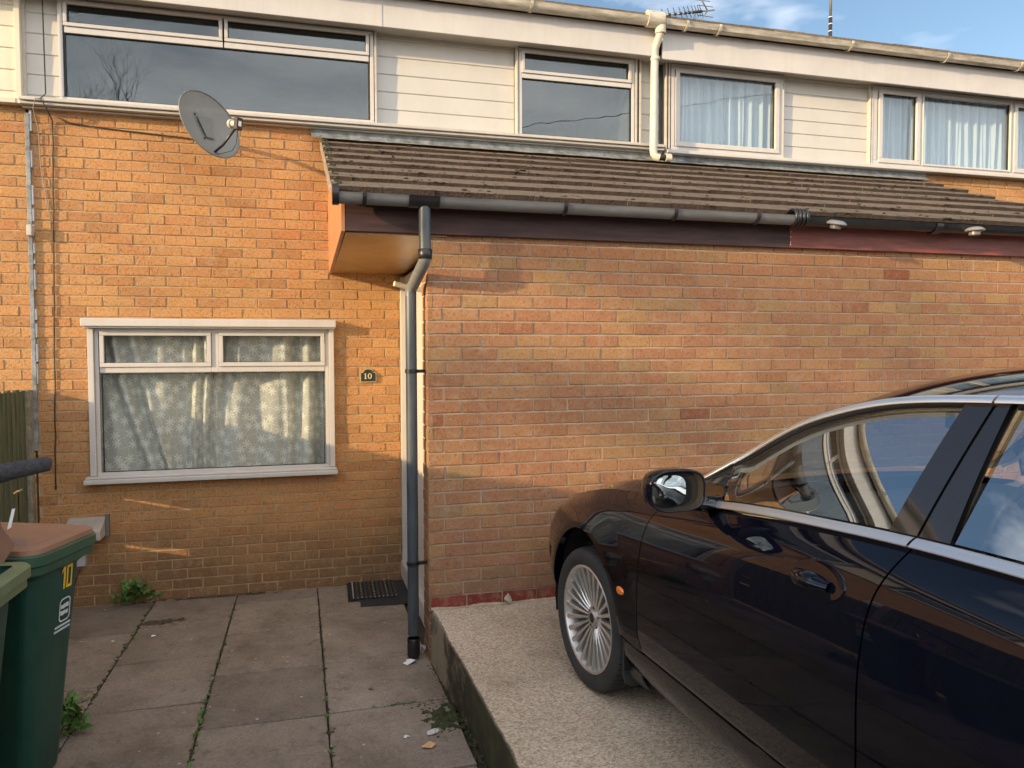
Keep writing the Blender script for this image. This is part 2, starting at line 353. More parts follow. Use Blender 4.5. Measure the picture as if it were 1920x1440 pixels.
ra = ramp(Nn, [(.0, (.34, .27, .205)), (.35, (.53, .43, .33)), (.7, (.62, .52, .40)), (1, (.74, .64, .52))]); 
sp = Nn.new('ShaderNodeSeparateColor'); Ln.new(vo.outputs['Color'], sp.inputs[0]); Ln.new(sp.outputs[0], ra.inputs['Fac'])
rb = ramp(Nn, [(.3, (.52, .49, .45)), (.46, (.86, .84, .81)), (.7, (1.06, 1.05, 1.04))]); Ln.new(n1.outputs['Fac'], rb.inputs['Fac'])
mm = Nn.new('ShaderNodeMixRGB'); mm.blend_type = 'MULTIPLY'; mm.inputs['Fac'].default_value = 1; Ln.new(ra.outputs['Color'], mm.inputs['Color1']); Ln.new(rb.outputs['Color'], mm.inputs['Color2'])
# moss and damp on the upright face
ge = Nn.new('ShaderNodeNewGeometry'); sx = Nn.new('ShaderNodeSeparateXYZ'); Ln.new(ge.outputs['Normal'], sx.inputs[0])
mr = Nn.new('ShaderNodeMapRange'); mr.inputs['From Min'].default_value = .75; mr.inputs['From Max'].default_value = .3; Ln.new(sx.outputs['Z'], mr.inputs['Value'])
nm = noise_node(Nn, Ln, tc.outputs['Object'], 5, 8, .75)
sy = Nn.new('ShaderNodeSeparateXYZ'); Ln.new(tc.outputs['Object'], sy.inputs[0])
yy = Nn.new('ShaderNodeMapRange'); yy.inputs['From Min'].default_value = -1.9; yy.inputs['From Max'].default_value = -3.1; yy.inputs['To Min'].default_value = -.22; yy.inputs['To Max'].default_value = .12; Ln.new(sy.outputs['Y'], yy.inputs['Value'])
ad = Nn.new('ShaderNodeMath'); ad.operation = 'ADD'; Ln.new(nm.outputs['Fac'], ad.inputs[0]); Ln.new(yy.outputs[0], ad.inputs[1])
rm = ramp(Nn, [(.36, (.25, .20, .14)), (.46, (.10, .08, .05)), (.53, (.028, .022, .013)), (.62, (.040, .036, .014)), (.74, (.06, .07, .022))]); Ln.new(ad.outputs[0], rm.inputs['Fac'])
mo = Nn.new('ShaderNodeMixRGB'); Ln.new(mr.outputs[0], mo.inputs['Fac']); Ln.new(mm.outputs['Color'], mo.inputs['Color1']); Ln.new(rm.outputs['Color'], mo.inputs['Color2'])
Ln.new(mo.outputs['Color'], B.inputs['Base Color']); B.inputs['Roughness'].default_value = .9
bu = Nn.new('ShaderNodeBump'); bu.inputs['Strength'].default_value = .7; bu.inputs['Distance'].default_value = .006; Ln.new(vo.outputs['Distance'], bu.inputs['Height']); Ln.new(bu.outputs['Normal'], B.inputs['Normal'])
MT['aggregate'] = m
MT['asphalt'] = simple('asphalt', (.06, .06, .058), .9, var=.2, scale=3, bump=.4, bscale=120)
MT['dirt'] = simple('joint_dirt', (.055, .044, .028), .95, var=.4, scale=20, bump=.5)

def gz(y): return -.012-.03*y if y > -9 else .258
structure(MB().add([(-300, 30, -.08), (300, 30, -.08), (300, 0, -.05), (-300, 0, -.05), (-300, -9, .21), (300, -9, .21), (300, -300, .21), (-300, -300, .21)], [(0, 1, 2, 3), (3, 2, 5, 4), (4, 5, 6, 7)]).build('ground', 'asphalt'))
structure(MB().add([(-2.4, .0, gz(0)-.022), (1.0, .0, gz(0)-.022), (1.0, -9, gz(-9)-.022), (-2.4, -9, gz(-9)-.022)], [(0, 1, 2, 3)]).build('soil', 'dirt'))
xs = [-2.34, -1.73, -1.12, -.512, .112, .745]
mb = MB(); rg = random.Random(5)
for i in range(len(xs)-1):
    ys = [-.03, -.30, -1.03, -1.775, -2.49, -3.22, -3.95, -4.68, -5.4, -6.1, -6.9, -7.6, -8.4]
    if i == 0: ys = [-.03, -.9, -1.8, -2.6, -3.4, -4.2, -5, -5.8, -6.6, -7.4]
    if i == 1: ys = [-.03, -.78, -1.76, -2.55, -3.3, -4.0, -4.7, -5.4, -6.1, -6.9, -7.6]
    if i == 2: ys = [-.03, -.70, -1.42, -2.14, -2.88, -3.6, -4.3, -5.0, -5.8, -6.5, -7.2, -8]
    if i == 4: ys = [-.03, -.72, -1.765, -2.48, -3.21, -3.95, -4.68, -5.4, -6.1, -6.9, -7.6]
    for a, b in zip(ys, ys[1:]):
        g1, g2 = rg.uniform(.003, .006), rg.uniform(.009, .012); dz = rg.uniform(-.003, .003); tl = rg.uniform(-.003, .003); mb.cur = rg.random()
        x0, x1 = xs[i]+g1, xs[i+1]-g1; y0, y1 = a-g2, b+g2
        # subdivided wavy edges
        n = 7; top = []
        ring = [(x0+(x1-x0)*t/n, y0) for t in range(n)]+[(x1, y0+(y1-y0)*t/n) for t in range(n)]+[(x1+(x0-x1)*t/n, y1) for t in range(n)]+[(x0, y1+(y0-y1)*t/n) for t in range(n)]
        ring = [(x+rg.uniform(-.0025, .0025), y+rg.uniform(-.0025, .0025)) for x, y in ring]
        cx, cy = (x0+x1)/2, (y0+y1)/2
        z = lambda x, y: gz(y)+dz+tl*(x-cx)/.3
        k = len(ring); vin = [((x-cx)*.985+cx, (y-cy)*.985+cy) for x, y in ring]
        vs = [(x, y, z(x, y)) for x, y in vin]+[(x, y, z(x, y)-.006) for x, y in ring]+[(x, y, z(x, y)-.04) for x, y in ring]
        mb.add(vs, [tuple(range(k))]+[(j, j+k, (j+1) % k+k, (j+1) % k) for j in range(k)]+[(j+k, j+2*k, (j+1) % k+2*k, (j+1) % k+k) for j in range(k)])
paving = structure(mb.build('paving', 'paving'))
# raised aggregate slab with ragged arris
mb = MB(); ny = 160; rows = []
ysl = [YE-.012-i*(7.0/ny) for i in range(ny+1)]
def edge(y): return .752+.012*(YE-y)/1.0+.010*noise.noise(Vector((y*3, 0, 1)))+.006*noise.noise(Vector((y*17, 2, 1)))+.003*noise.noise(Vector((y*60, 2, 5)))
for y in ysl:
    xb = .735+.045*min(1, (YE-y)/1.0)+.01*noise.noise(Vector((y*2, 5, 1)))
    xt = edge(y); ch = .010+.006*noise.noise(Vector((y*25, 9, 1)))
    row = [(xb, y, -.06), (xb+.004, y, gz(y)+.01)]
    for t in (.35, .65, .9): row.append((xb+(xt-xb)*t+.006*noise.noise(Vector((y*8, t*9, 3))), y, gz(y)+(.345-gz(y))*t))
    row += [(xt, y, .37-ch*1.2), (xt+ch*.8, y, .3695), (xt+.05, y, .37), (2.0, y, .37), (6.6, y, .37), (6.62, y, -.06)]
    rows.append(row)
mb.grid(rows)
fr = rows[0]; mb.add(fr, [tuple(range(len(fr)))]); 
structure(mb.build('driveway_slab', 'aggregate', smooth=True, autos=50))

# ================================================================== MAIN HOUSE
house = thing('terraced_house', 'middle terraced house of orange-buff brick with white boarded upper storey, number 10', 'house', (0, 0, 0))
GFW = (-1.545, .262, .965, 2.15)     # ground floor window opening
HX0, HX1 = -1.935, 3.215
def brick_wall(parent, x0, x1, z0, z1, holes, matn, mort, zj, xj, Y, rngs, name='wall'):
    b = bricks(x0, x1, z0, z1, zj, xj, Y, holes, random.Random(rngs))
    n_b = len(b.f); b.mi = 1; b.cur = .5
    w_ = wall_sheet(x0, x1, z0, z1, Y+.0065, Y+.22, holes)
    b.add(w_.v, w_.f)
    return b.build(name, [matn, mort], parent, fixn=False)
brick_wall(house, HX0+.018, HX1, -.1, 3.80, [GFW], 'brick_a', 'mortar', ZJ, XJ, 0, 11)
# the band behind the upper storey
MB().box(HX0, HX1, .03, .2, 3.80, 4.85).build('upper_wall', 'room', house)
def siding(parent, x0, x1, z0, z1, y, matn='cladding', pitch=.143, phase=0, name='boarding'):
    mb = MB(); z = z0+phase-pitch; pts = []
    while z < z1:
        a, b = max(z, z0), min(z+pitch, z1)
        if b-a > .004:
            yb = y-.008; 
            prof = [(a, y+.0), (a+.001, yb+.004), (a+.006, yb), (b-.010, y-.003), (b-.004, y-.002), (b, y)]
            prof = [(min(p, b), q) for p, q in prof]
            pts += prof
        z += pitch
    rows = [[(x0, q, p) for p, q in pts], [(x1, q, p) for p, q in pts]]
    mb.grid(rows)
    return mb.build(name, matn, parent)
def frame_rect(mb, x0, x1, z0, z1, w_, y0, y1):
    """four butted bars"""
    mb.box(x0, x1, y0, y1, z1-w_, z1); mb.box(x0, x1, y0, y1, z0, z0+w_)
    mb.box(x0, x0+w_, y0, y1, z0+w_, z1-w_); mb.box(x1-w_, x1, y0, y1, z0+w_, z1-w_)
def window(parent, x0, x1, z0, z1, y, lights, glass, fw=.038, matn='upvc', yd=.05, label=None):
    """lights: list of (x0,x1,z0,z1,sash_width). returns frame object; panes are sub-parts"""
    mb = MB(); frame_rect(mb, x0, x1, z0, z1, fw, y, y+yd)
    fr = None; gaskets = []
    # interior mullions are given by the gaps between the lights
    rects = [(x0+fw, x1-fw, z0+fw, z1-fw)]
    for (a, b, c, d, sw) in lights: rects = [q for r in rects for q in sub_rect(r, (a, b, c, d))]
    for a, b, c, d in rects: mb.box(a, b, y, y+yd, c, d)
    fr = mb.build('window', matn, parent, bevel=.004)
    if label: fr['label'] = label
    for (a, b, c, d, sw) in lights:
        if sw > .012:
            s2 = MB(); frame_rect(s2, a+.002, b-.002, c+.002, d-.002, sw, y-.012, y+yd-.01); s2.build('sash', matn, fr, bevel=.004)
        g = MB(); e = sw; frame_rect(g, a+e-.001, b-e+.001, c+e-.001, d-e+.001, .006, y+.010, y+yd-.016); g.build('gasket', 'gasket', fr)
        p = MB(); p.box(a+e, b-e, y+.022, y+.028, c+e, d-e); p.build('pane', glass, fr)
    return fr
def room(parent, x0, x1, z0, z1, y, depth=2.2, matn='room'):
    mb = MB(); mb.add([(x0, y, z0), (x1, y, z0), (x1, y+depth, z0), (x0, y+depth, z0), (x0, y, z1), (x1, y, z1), (x1, y+depth, z1), (x0, y+depth, z1)],
                      [(0, 1, 2, 3), (4, 7, 6, 5), (1, 5, 6, 2), (2, 6, 7, 3), (3, 7, 4, 0)])
    return mb.build('room_lining', matn, parent, fixn=False)
YW = -.062
# upstairs big window and the smaller one
def cut_upper(parent): pass
bpy.data.objects.remove(bpy.data.objects['upper_wall'])
U1 = (-1.69, .612, 3.80, 4.545); U2 = (1.845, 2.925, 3.785, 4.545)
wall_sheet(HX0, HX1, 3.80, 4.85, .03, .2, [(U1[0]+.03, U1[1]-.03, U1[2]+.03, U1[3]-.02), (U2[0]+.03, U2[1]-.03, U2[2]+.04, U2[3]-.02)]).build('upper_wall', 'room', house)
f1 = window(house, *U1, YW, [(-1.655, -.545, 4.345, 4.535, .026), (-.535, .577, 4.345, 4.535, .026), (-1.65, .572, 3.83, 4.30, .0)], 'glass_up', fw=.03, label='wide upstairs window with two narrow top lights')
room(f1, -1.68, .60, 3.80, 4.54, .035)
# net/blind behind gives the pane a grey body
f2 = window(house, *U2, YW, [(1.868, 2.893, 4.33, 4.53, .026), (1.868, 2.893, 3.815, 4.29, .0)], 'glass_up', fw=.028, label='smaller upstairs window beside the cream pipe')
room(f2, 1.85, 2.92, 3.79, 4.54, .035)
siding(house, HX0+.02, U1[0]-.006, 3.80, 4.56, -.004, pitch=.15, phase=.04)
siding(house, U1[1]+.03, U2[0]-.03, 3.80, 4.56, -.004)
siding(house, U2[1]+.06, HX1-.03, 3.80, 4.56, -.004)
mb = MB()
for x in (U1[1]+.006, U2[0]-.024, U2[1]+.006, U2[1]+.046, HX1-.10): MB().box(x, x+.018, YW-.006, -.002, 3.80, 4.56).build('trim', 'upvc_dirty', house, bevel=.003)
MB().box(HX0-.0, HX0+.02, -.03, -.002, 3.80, 4.56).build('trim', 'upvc_dirty', house, bevel=.003)
mb = MB()
mb.box(HX0-.01, HX1-.01, -.115, .02, 3.775, 3.80); mb.box(HX0-.01, HX1-.01, -.095, .018, 3.752, 3.772)
mb.box(HX0-.01, HX1-.01, -.045, .016, 3.737, 3.749)
mb.build('upper_sill', 'upvc_dirty', house, bevel=.005)
# fascia, soffit, gutter, roof
def eaves(parent, x0, x1, fm='upvc', joints=()):
    MB().box(x0, x1, -.215, -.19, 4.53, 4.77).build('fascia', fm, parent, bevel=.004)
    MB().box(x0, x1, -.189, .02, 4.552, 4.562).build('soffit', 'upvc_dirty', parent)
    if joints:
        mb = MB()
        for x in joints: mb.box(x-.015, x+.015, -.219, -.2155, 4.529, 4.772)
        mb.build('joint_cover', fm, parent)
eaves(house, HX0-.03, 3.08, joints=(.65,))
def half_gutter(x0, x1, y, z, r, parent, matn, name='gutter', n=10):
    mb = MB(); prof = []
    for t in range(n+1):
        a = PI+PI*t/n; prof.append((y+r*math.cos(a), z+r*math.sin(a)))
    prof = [(prof[0][0]-.003, z+.004)]+prof+[(prof[-1][0], z+.02)]
    inner = [(y+(q-y)*.93, z+(p-z)*.93+.002) for q, p in prof][::-1]
    loop = prof+inner; k = len(loop)
    vs = [(x0, q, p) for q, p in loop]+[(x1, q, p) for q, p in loop]
    mb.add(vs, [(i, (i+1) % k, (i+1) % k+k, i+k) for i in range(k)]+[tuple(range(k))[::-1], tuple(range(k, 2*k))])
    return mb.build(name, matn, parent, smooth=True, autos=40)
def bracket(x, y, z, r, parent, matn, name='gutter_bracket', w_=.022):
    mb = MB(); pts = []
    for t in range(11):
        a = PI*.98+PI*1.02*t/10; pts.append((y+(r+.006)*math.cos(a), z+(r+.006)*math.sin(a)))
    rows = [[(x-w_/2, q, p) for q, p in pts], [(x+w_/2, q, p) for q, p in pts]]
    mb.grid(rows); o = mb.build(name, matn, parent, solid=.006)
    return o
g = half_gutter(HX0-.03, 3.10, -.285, 4.815, .058, house, 'gutter_wh')
for x in (-1.2, -.2, .75, 1.88): bracket(x, -.285, 4.815, .058, g, 'gutter_wh')
MB().lathe([(0, -.0), (.07, 0), (.07, .15), (.0, .15)], (2.93, -.285, 4.815), 'x', 20).build('gutter_union', 'gutter_wh', g, smooth=True, autos=40)
def main_roof(parent, x0, x1, seed):
    rg = random.Random(seed); mb = MB(); sl = math.tan(R(19))
    y = -.27; row = 0
    while y < 4.0:
        y2 = y+.36
        x = x0-.15*(row % 2)
        while x < x1:
            a, b = max(x, x0), min(x+.33, x1)
            if b-a > .02:
                mb.cur = rg.random(); z1, z2 = 4.87+(y+.27)*sl+rg.uniform(-.003, .003), 4.87+(y2+.27)*sl
                mb.add([(a, y, z1), (b-.006, y, z1), (b-.006, y2, z2-.015), (a, y2, z2-.015), (a, y, z1-.03), (b-.006, y, z1-.03)], [(0, 1, 2, 3), (0, 4, 5, 1), (0, 3, 4), (1, 5, 2)])
            x += .33
        y = y2; row += 1
    mb.cur = .3
    mb.add([(x0, -.2, 4.80), (x1, -.2, 4.80), (x1, 4.05, 4.80+4.25*sl), (x0, 4.05, 4.80+4.25*sl), (x0, 8.3, 4.80), (x1, 8.3, 4.80)], [(0, 1, 2, 3), (3, 2, 5, 4), (0, 3, 4), (1, 5, 2)])
    return mb.build('roof', 'tile', parent, fixn=False)
main_roof(house, HX0, HX1, 1)
# ground-floor window
gw = window(house, -1.512, .226, .985, 2.122, -.010, [(-1.478, -.675, 1.822, 2.10, .032), (-.622, .196, 1.822, 2.10, .032), (-1.478, .194, 1.005, 1.78, .008)], 'glass_gf', fw=.028, label='ground floor window with lace net curtains')
room(gw, -1.54, .258, .97, 2.145, .045, 2.5, 'room_dk')
mb = MB()
mb.box(-1.585, .285, -.095, .04, 2.135, 2.195); mb.box(-1.575, .277, -.078, .03, 2.122, 2.1345)
mb.build('window_head', 'upvc', gw, bevel=.007)
MB().box(-1.555, -1.513, -.036, .05, .99, 2.122).build('window_surround', 'upvc', gw, bevel=.004); MB().box(.227, .268, -.036, .05, .99, 2.122).build('window_surround', 'upvc', gw, bevel=.004)
mb = MB(); mb.box(-1.590, .285, -.10, .05, .935, .970); mb.box(-1.582, .279, -.075, .048, .971, .988); mb.build('window_sill', 'upvc', gw, bevel=.007)

# lace curtain
m, Nn, Ln, B = newmat('lace')
out = Nn['Material Output']; tc = Nn.new('ShaderNodeTexCoord')
sp = Nn.new('ShaderNodeSeparateXYZ'); Ln.new(tc.outputs['UV'], sp.inputs[0])
vo = Nn.new('ShaderNodeTexVoronoi'); vo.voronoi_dimensions = '2D'; vo.inputs['Scale'].default_value = 10.5; vo.inputs['Randomness'].default_value = .85; Ln.new(tc.outputs['UV'], vo.inputs['Vector'])
sc = Nn.new('ShaderNodeVectorMath'); sc.operation = 'SUBTRACT'; Ln.new(tc.outputs['UV'], sc.inputs[0]); Ln.new(vo.outputs['Position'], sc.inputs[1])
s2 = Nn.new('ShaderNodeSeparateXYZ'); Ln.new(sc.outputs[0], s2.inputs[0])
an = Nn.new('ShaderNodeMath'); an.operation = 'ARCTAN2'; Ln.new(s2.outputs['Y'], an.inputs[0]); Ln.new(s2.outputs['X'], an.inputs[1])
m8 = Nn.new('ShaderNodeMath'); m8.operation = 'MULTIPLY'; m8.inputs[1].default_value = 7; Ln.new(an.outputs[0], m8.inputs[0])
co = Nn.new('ShaderNodeMath'); co.operation = 'COSINE'; Ln.new(m8.outputs[0], co.inputs[0])
pr = Nn.new('ShaderNodeMath'); pr.operation = 'MULTIPLY_ADD'; pr.inputs[1].default_value = .15; pr.inputs[2].default_value = .26; Ln.new(co.outputs[0], pr.inputs[0])
ls = Nn.new('ShaderNodeMath'); ls.operation = 'LESS_THAN'; Ln.new(vo.outputs['Distance'], ls.inputs[0]); Ln.new(pr.outputs[0], ls.inputs[1])
vb = Nn.new('ShaderNodeTexVoronoi'); vb.voronoi_dimensions = '2D'; vb.feature = 'DISTANCE_TO_EDGE'; vb.inputs['Scale'].default_value = 14; vb.inputs['Randomness'].default_value = .8; Ln.new(tc.outputs['UV'], vb.inputs['Vector'])
l2 = Nn.new('ShaderNodeMath'); l2.operation = 'LESS_THAN'; l2.inputs[1].default_value = .045; Ln.new(vb.outputs['Distance'], l2.inputs[0])
mxm = Nn.new('ShaderNodeMath'); mxm.operation = 'MAXIMUM'; Ln.new(ls.outputs[0], mxm.inputs[0])
l2s = Nn.new('ShaderNodeMath'); l2s.operation = 'MULTIPLY'; l2s.inputs[1].default_value = .45; Ln.new(l2.outputs[0], l2s.inputs[0]); Ln.new(l2s.outputs[0], mxm.inputs[1])
al = Nn.new('ShaderNodeMapRange'); al.inputs['To Min'].default_value = .66; al.inputs['To Max'].default_value = 1.0; Ln.new(mxm.outputs[0], al.inputs['Value'])
df = Nn.new('ShaderNodeBsdfDiffuse'); df.inputs['Color'].default_value = (.90, .91, .86, 1)
tl = Nn.new('ShaderNodeBsdfTranslucent'); tl.inputs['Color'].default_value = (.8, .84, .76, 1)
m1 = Nn.new('ShaderNodeMixShader'); m1.inputs[0].default_value = .2; Ln.new(df.outputs[0], m1.inputs[1]); Ln.new(tl.outputs[0], m1.inputs[2])
tr = Nn.new('ShaderNodeBsdfTransparent'); m2 = Nn.new('ShaderNodeMixShader'); Ln.new(al.outputs[0], m2.inputs[0]); Ln.new(tr.outputs[0], m2.inputs[1]); Ln.new(m1.outputs[0], m2.inputs[2]); Ln.new(m2.outputs[0], out.inputs['Surface'])
Nn.remove(B); MT['lace'] = m
m, Nn, Ln, B = newmat('sheer_cloth'); out = Nn['Material Output']; Nn.remove(B)
df = Nn.new('ShaderNodeBsdfDiffuse'); df.inputs['Color'].default_value = (.66, .76, .82, 1); tl = Nn.new('ShaderNodeBsdfTranslucent'); tl.inputs['Color'].default_value = (.6, .66, .7, 1)
m1 = Nn.new('ShaderNodeMixShader'); m1.inputs[0].default_value = .3; Ln.new(df.outputs[0], m1.inputs[1]); Ln.new(tl.outputs[0], m1.inputs[2]); Ln.new(m1.outputs[0], out.inputs['Surface'])
MT['sheer'] = m
def curtain(parent, x0, x1, z0, z1, y, foldf, name='curtain', matn='lace', nx=260, nz_=36):
    """foldf(s, t) -> (dx, dy) with s along the width, t down from the top"""
    mb = MB(); rows = []; uv = []
    for j in range(nz_+1):
        t = j/nz_; row = []
        for i in range(nx+1):
            s_ = i/nx; dx, dy = foldf(s_, t); row.append((x0+(x1-x0)*s_+dx, y+dy, z1+(z0-z1)*t))
        rows.append(row)
    # cloth length gives the uv, so the pattern follows the folds
    ul = []
    for row in rows:
        acc = [0]
        for a, b in zip(row, row[1:]): acc.append(acc[-1]+math.hypot(b[0]-a[0], b[1]-a[1]))
        ul.append(acc)
    mb.grid(rows); ob = mb.build(name, matn, parent, smooth=True, fixn=False)
    uvl = ob.data.uv_layers.new(name='UVMap'); nc = nx+1
    for lp in ob.data.loops:
        j, i = divmod(lp.vertex_index, nc); uvl.data[lp.index].uv = (ul[j][i], (z1-z0)*(1-j/nz_))
    return ob
def sm(a, b, x): 
    t = max(0, min(1, (x-a)/(b-a))); return t*t*(3-2*t)
def lace_fold(s_, t):
    # bunched gather near 40-48% of the width, swept left part, looser folds on the right
    g = math.exp(-((s_-.44)/.075)**2); g2 = sm(.76, .84, s_); l = math.exp(-((s_-.12-.10*t*t)/.09)**2)
    dy = .022*math.sin(s_*38+2*t)+.012*math.sin(s_*23-3*t+1)+g*.055*math.sin(s_*135+1.2*math.sin(3*t))*(1-.35*t)+g2*.055*math.sin(s_*62-2.0*t)+l*.055*math.sin(s_*70-8*t)
    dx = .10*l*(t*t-.2)+.02*g*math.sin(5*t)-.05*g2*t*t*math.sin(PI*min(1, (1-s_)*4))
    sag = .03*math.sin(s_*17+1)*t
    return dx, dy+sag*.4
curtain(gw, -1.53, .245, .99, 2.135, .115, lace_fold, name='net_curtain')

# ---- lead conduit strip and cables on the wall, left edge
mb = MB(); mb.box(-1.935, -1.905, -.022, .004, 1.2, 3.705); mb.mi = 1; rg = random.Random(2); z = 1.7
while z < 3.6:
    h = rg.uniform(.03, .16); mb.box(-1.907+rg.uniform(-.004, .0), -1.896+rg.uniform(0, .006), -.012, .004, z, z+h); z += h+rg.uniform(.0, .14)
mb.build('party_wall_strip', ['lead', 'white'], house, bevel=.003)
MT['cable'] = simple('black_cable', (.03, .028, .024), .6)
MT['cable_gr'] = simple('grey_cable', (.26, .25, .22), .6)
pts = [(-1.775, -.10, 4.5), (-1.77, -.10, 3.83), (-1.80, -.118, 3.79), (-1.77, -.10, 3.73), (-1.755, -.012, 3.66)]
rg = random.Random(8)
for i in range(28): pts.append((-1.755-.045*i/27+rg.uniform(-.003, .003), -.008, 3.6-i*.1))
cab = MB().tube(pts, .0048, 6).build('wall_cable', 'cable', None, smooth=True); tag(cab, 'thin dark cable running down the brick wall left of the ground floor window', 'cable')
pts = [(-1.745, -.012, 3.70), (-1.65, -.01, 3.655), (-1.45, -.01, 3.635), (-1.1, -.01, 3.615), (-.82, -.012, 3.60), (-.62, -.03, 3.56), (-.56, -.10, 3.52)]
cab = MB().tube(pts, .0045, 6).build('dish_cable', 'cable', None, smooth=True); tag(cab, 'dark cable running along the top brick course to the satellite dish', 'cable')
pts = [(-1.765, -.10, 3.80), (-1.83, -.125, 3.785), (-1.855, -.10, 3.72), (-1.85, -.012, 3.6), (-1.84, -.008, 3.3), (-1.80, -.008, 3.0), (-1.775, -.009, 2.9)]
cab = MB().tube(pts, .0032, 6).build('wall_cable', 'cable_gr', None, smooth=True); tag(cab, 'thin pale cable looping from the upstairs sill beside the wall strip', 'cable')

# ================================================================== RIGHT NEIGHBOUR (upper storey visible)
nb = thing('terraced_house', 'neighbouring terraced house on the right with pale blue curtains upstairs', 'house', (3.2, 0, 0))
NX0, NX1 = HX1, 11.0
brick_wall(nb, NX0, NX1, -.1, 3.77, [], 'brick_a', 'mortar', ZJ, XJ, .0, 21)
U3 = (3.285, 4.452, 3.77, 4.545); U4 = (5.475, 8.6, 3.77, 4.545)
wall_sheet(NX0, NX1, 3.77, 4.85, .03, .2, [(U3[0]+.03, U3[1]-.03, U3[2]+.03, U3[3]-.02), (U4[0]+.04, U4[1]-.03, U4[2]+.03, U4[3]-.02)]).build('upper_wall', 'room', nb)
f3 = window(nb, *U3, YW, [(3.325, 4.412, 3.805, 4.515, .042)], 'glass_nb', fw=.036, label='single square upstairs window with pale curtain')
room(f3, 3.3, 4.44, 3.78, 4.54, .035)
f4 = window(nb, *U4, YW, [(5.535, 6.035, 3.795, 4.52, .045), (6.06, 7.19, 3.795, 4.52, .014), (7.225, 7.8, 3.795, 4.52, .045)], 'glass_nb', fw=.05, label='long upstairs window with narrow side light')
room(f4, 5.5, 8.5, 3.78, 4.54, .035)
def blue_fold(seed, f=60, a=.022):
    rg = random.Random(seed); ph = [rg.uniform(0, 6) for _ in range(4)]
    def fn(s_, t): return .01*math.sin(s_*f*.5+ph[2]+2*t), a*math.sin(s_*f+ph[0]+.6*math.sin(2*t+s_*5))+a*.6*math.sin(s_*f*2.3+ph[1])+.01*math.sin(s_*7+ph[3])
    return fn
curtain(f3, 3.33, 4.41, 3.80, 4.53, .09, blue_fold(1), matn='sheer', nx=200, nz_=10)
curtain(f4, 5.53, 6.05, 3.80, 4.53, .09, blue_fold(2, 34), matn='sheer', nx=120, nz_=10)
curtain(f4, 6.06, 7.2, 3.80, 4.53, .09, blue_fold(3, 66), matn='sheer', nx=200, nz_=10)
curtain(f4, 7.21, 7.85, 3.80, 4.53, .09, blue_fold(4, 40), matn='sheer', nx=120, nz_=10)
siding(nb, U3[1]+.014, U4[0]-.014, 3.77, 4.56, -.02, pitch=.126)
mb = MB()
for x in (U3[0]-.055, U3[0]-.025, U3[1]+.0, U4[0]-.04, U4[0]-.016): MB().box(x, x+.014, YW-.004, .0, 3.765, 4.56).build('trim', 'upvc_dirty', nb, bevel=.003)
MB().box(NX0+.02, NX1, -.10, .02, 3.735, 3.767).build('upper_sill', 'upvc', nb, bevel=.005)
MB().box(3.12, NX1, -.215, -.19, 4.515, 4.77).build('fascia', 'upvc', nb, bevel=.004)
MB().box(3.12, NX1, -.189, .02, 4.552, 4.562).build('soffit', 'upvc_dirty', nb)
g = half_gutter(3.10, NX1, -.285, 4.81, .056, nb, 'gutter_wh', n=4)
for x in (3.30, 3.62, 5.0, 6.1, 7.0): bracket(x, -.285, 4.81, .058, g, 'gutter_wh')
main_roof(nb, NX0, NX1, 4)
# shared downpipe in cream plastic
dp = thing('rainwater_pipe', 'cream rainwater pipe running down the boarded upper storey onto the tiled lean-to roof', 'drainpipe', (3.06, -.28, 3.7))
MB().tube([(3.065, -.285, 4.80), (3.062, -.285, 4.70), (3.055, -.20, 4.60), (3.05, -.20, 4.4), (3.045, -.20, 3.9), (3.043, -.20, 3.72), (3.048, -.20, 3.685), (3.062, -.205, 3.660), (3.095, -.21, 3.652)], .034, 18).build('pipe', 'pipe_cream', dp, smooth=True, autos=60)
MB().lathe([(.0, 0), (.048, 0), (.048, .10), (.0, .10)], (3.065, -.285, 4.70), 'z', 20).build('outlet', 'gutter_wh', dp, smooth=True, autos=40)
MB().lathe([(.028, 0), (.028, .10), (.0, .101)], (3.095, -.215, 3.655), 'x', 20).build('shoe', 'gasket', dp, smooth=True, autos=40)
MB().lathe([(.029, .055), (.036, .056), (.036, .108), (.029, .110), (.027, .07)], (3.095, -.215, 3.655), 'x', 24).build('shoe_collar', 'gutter_wh', dp, smooth=True, autos=40)
MB().lathe([(.039, 0), (.041, .004), (.041, .026), (.039, .03)], (3.055, -.20, 4.50), 'z', 20).build('clip', 'pipe_cream', dp, smooth=True)

# ================================================================== LEFT NEIGHBOUR
lb = thing('terraced_house', 'neighbouring terraced house at the left edge with cream boarding over brick', 'house', (-2.5, 0, 0))
LX0, LX1 = -11.0, -1.936
LW = (-5.6, -3.7, .965, 2.15)
brick_wall(lb, LX0, LX1, -.1, 3.775, [LW], 'brick_a', 'mortar', ZJ, XJ, .0, 31)
wall_sheet(LX0, LX1, 3.775, 4.85, .0, .2, [(-5.5, -3.3, 3.85, 4.5)]).build('upper_wall', 'room', lb)
siding(lb, -3.0, LX1-.004, 3.775, 4.56, -.045, 'cream', pitch=.155, phase=.07)
siding(lb, LX0, -5.8, 3.775, 4.56, -.045, 'cream', pitch=.155, phase=.07)
mb = MB(); mb.box(LX1-.035, LX1+.002, -.075, .0, 3.755, 4.56); mb.box(LX0, LX1-.036, -.08, .0, 3.755, 3.79); mb.build('trim', 'cream', lb, bevel=.003)
fl = window(lb, -5.6, -3.2, 3.80, 4.545, YW, [(-5.55, -4.45, 4.34, 4.53, .026), (-4.4, -3.25, 4.34, 4.53, .026), (-5.55, -3.25, 3.83, 4.30, 0)], 'glass_up', fw=.035, label='upstairs window of left neighbour')
room(fl, -5.55, -3.25, 3.80, 4.54, .035)
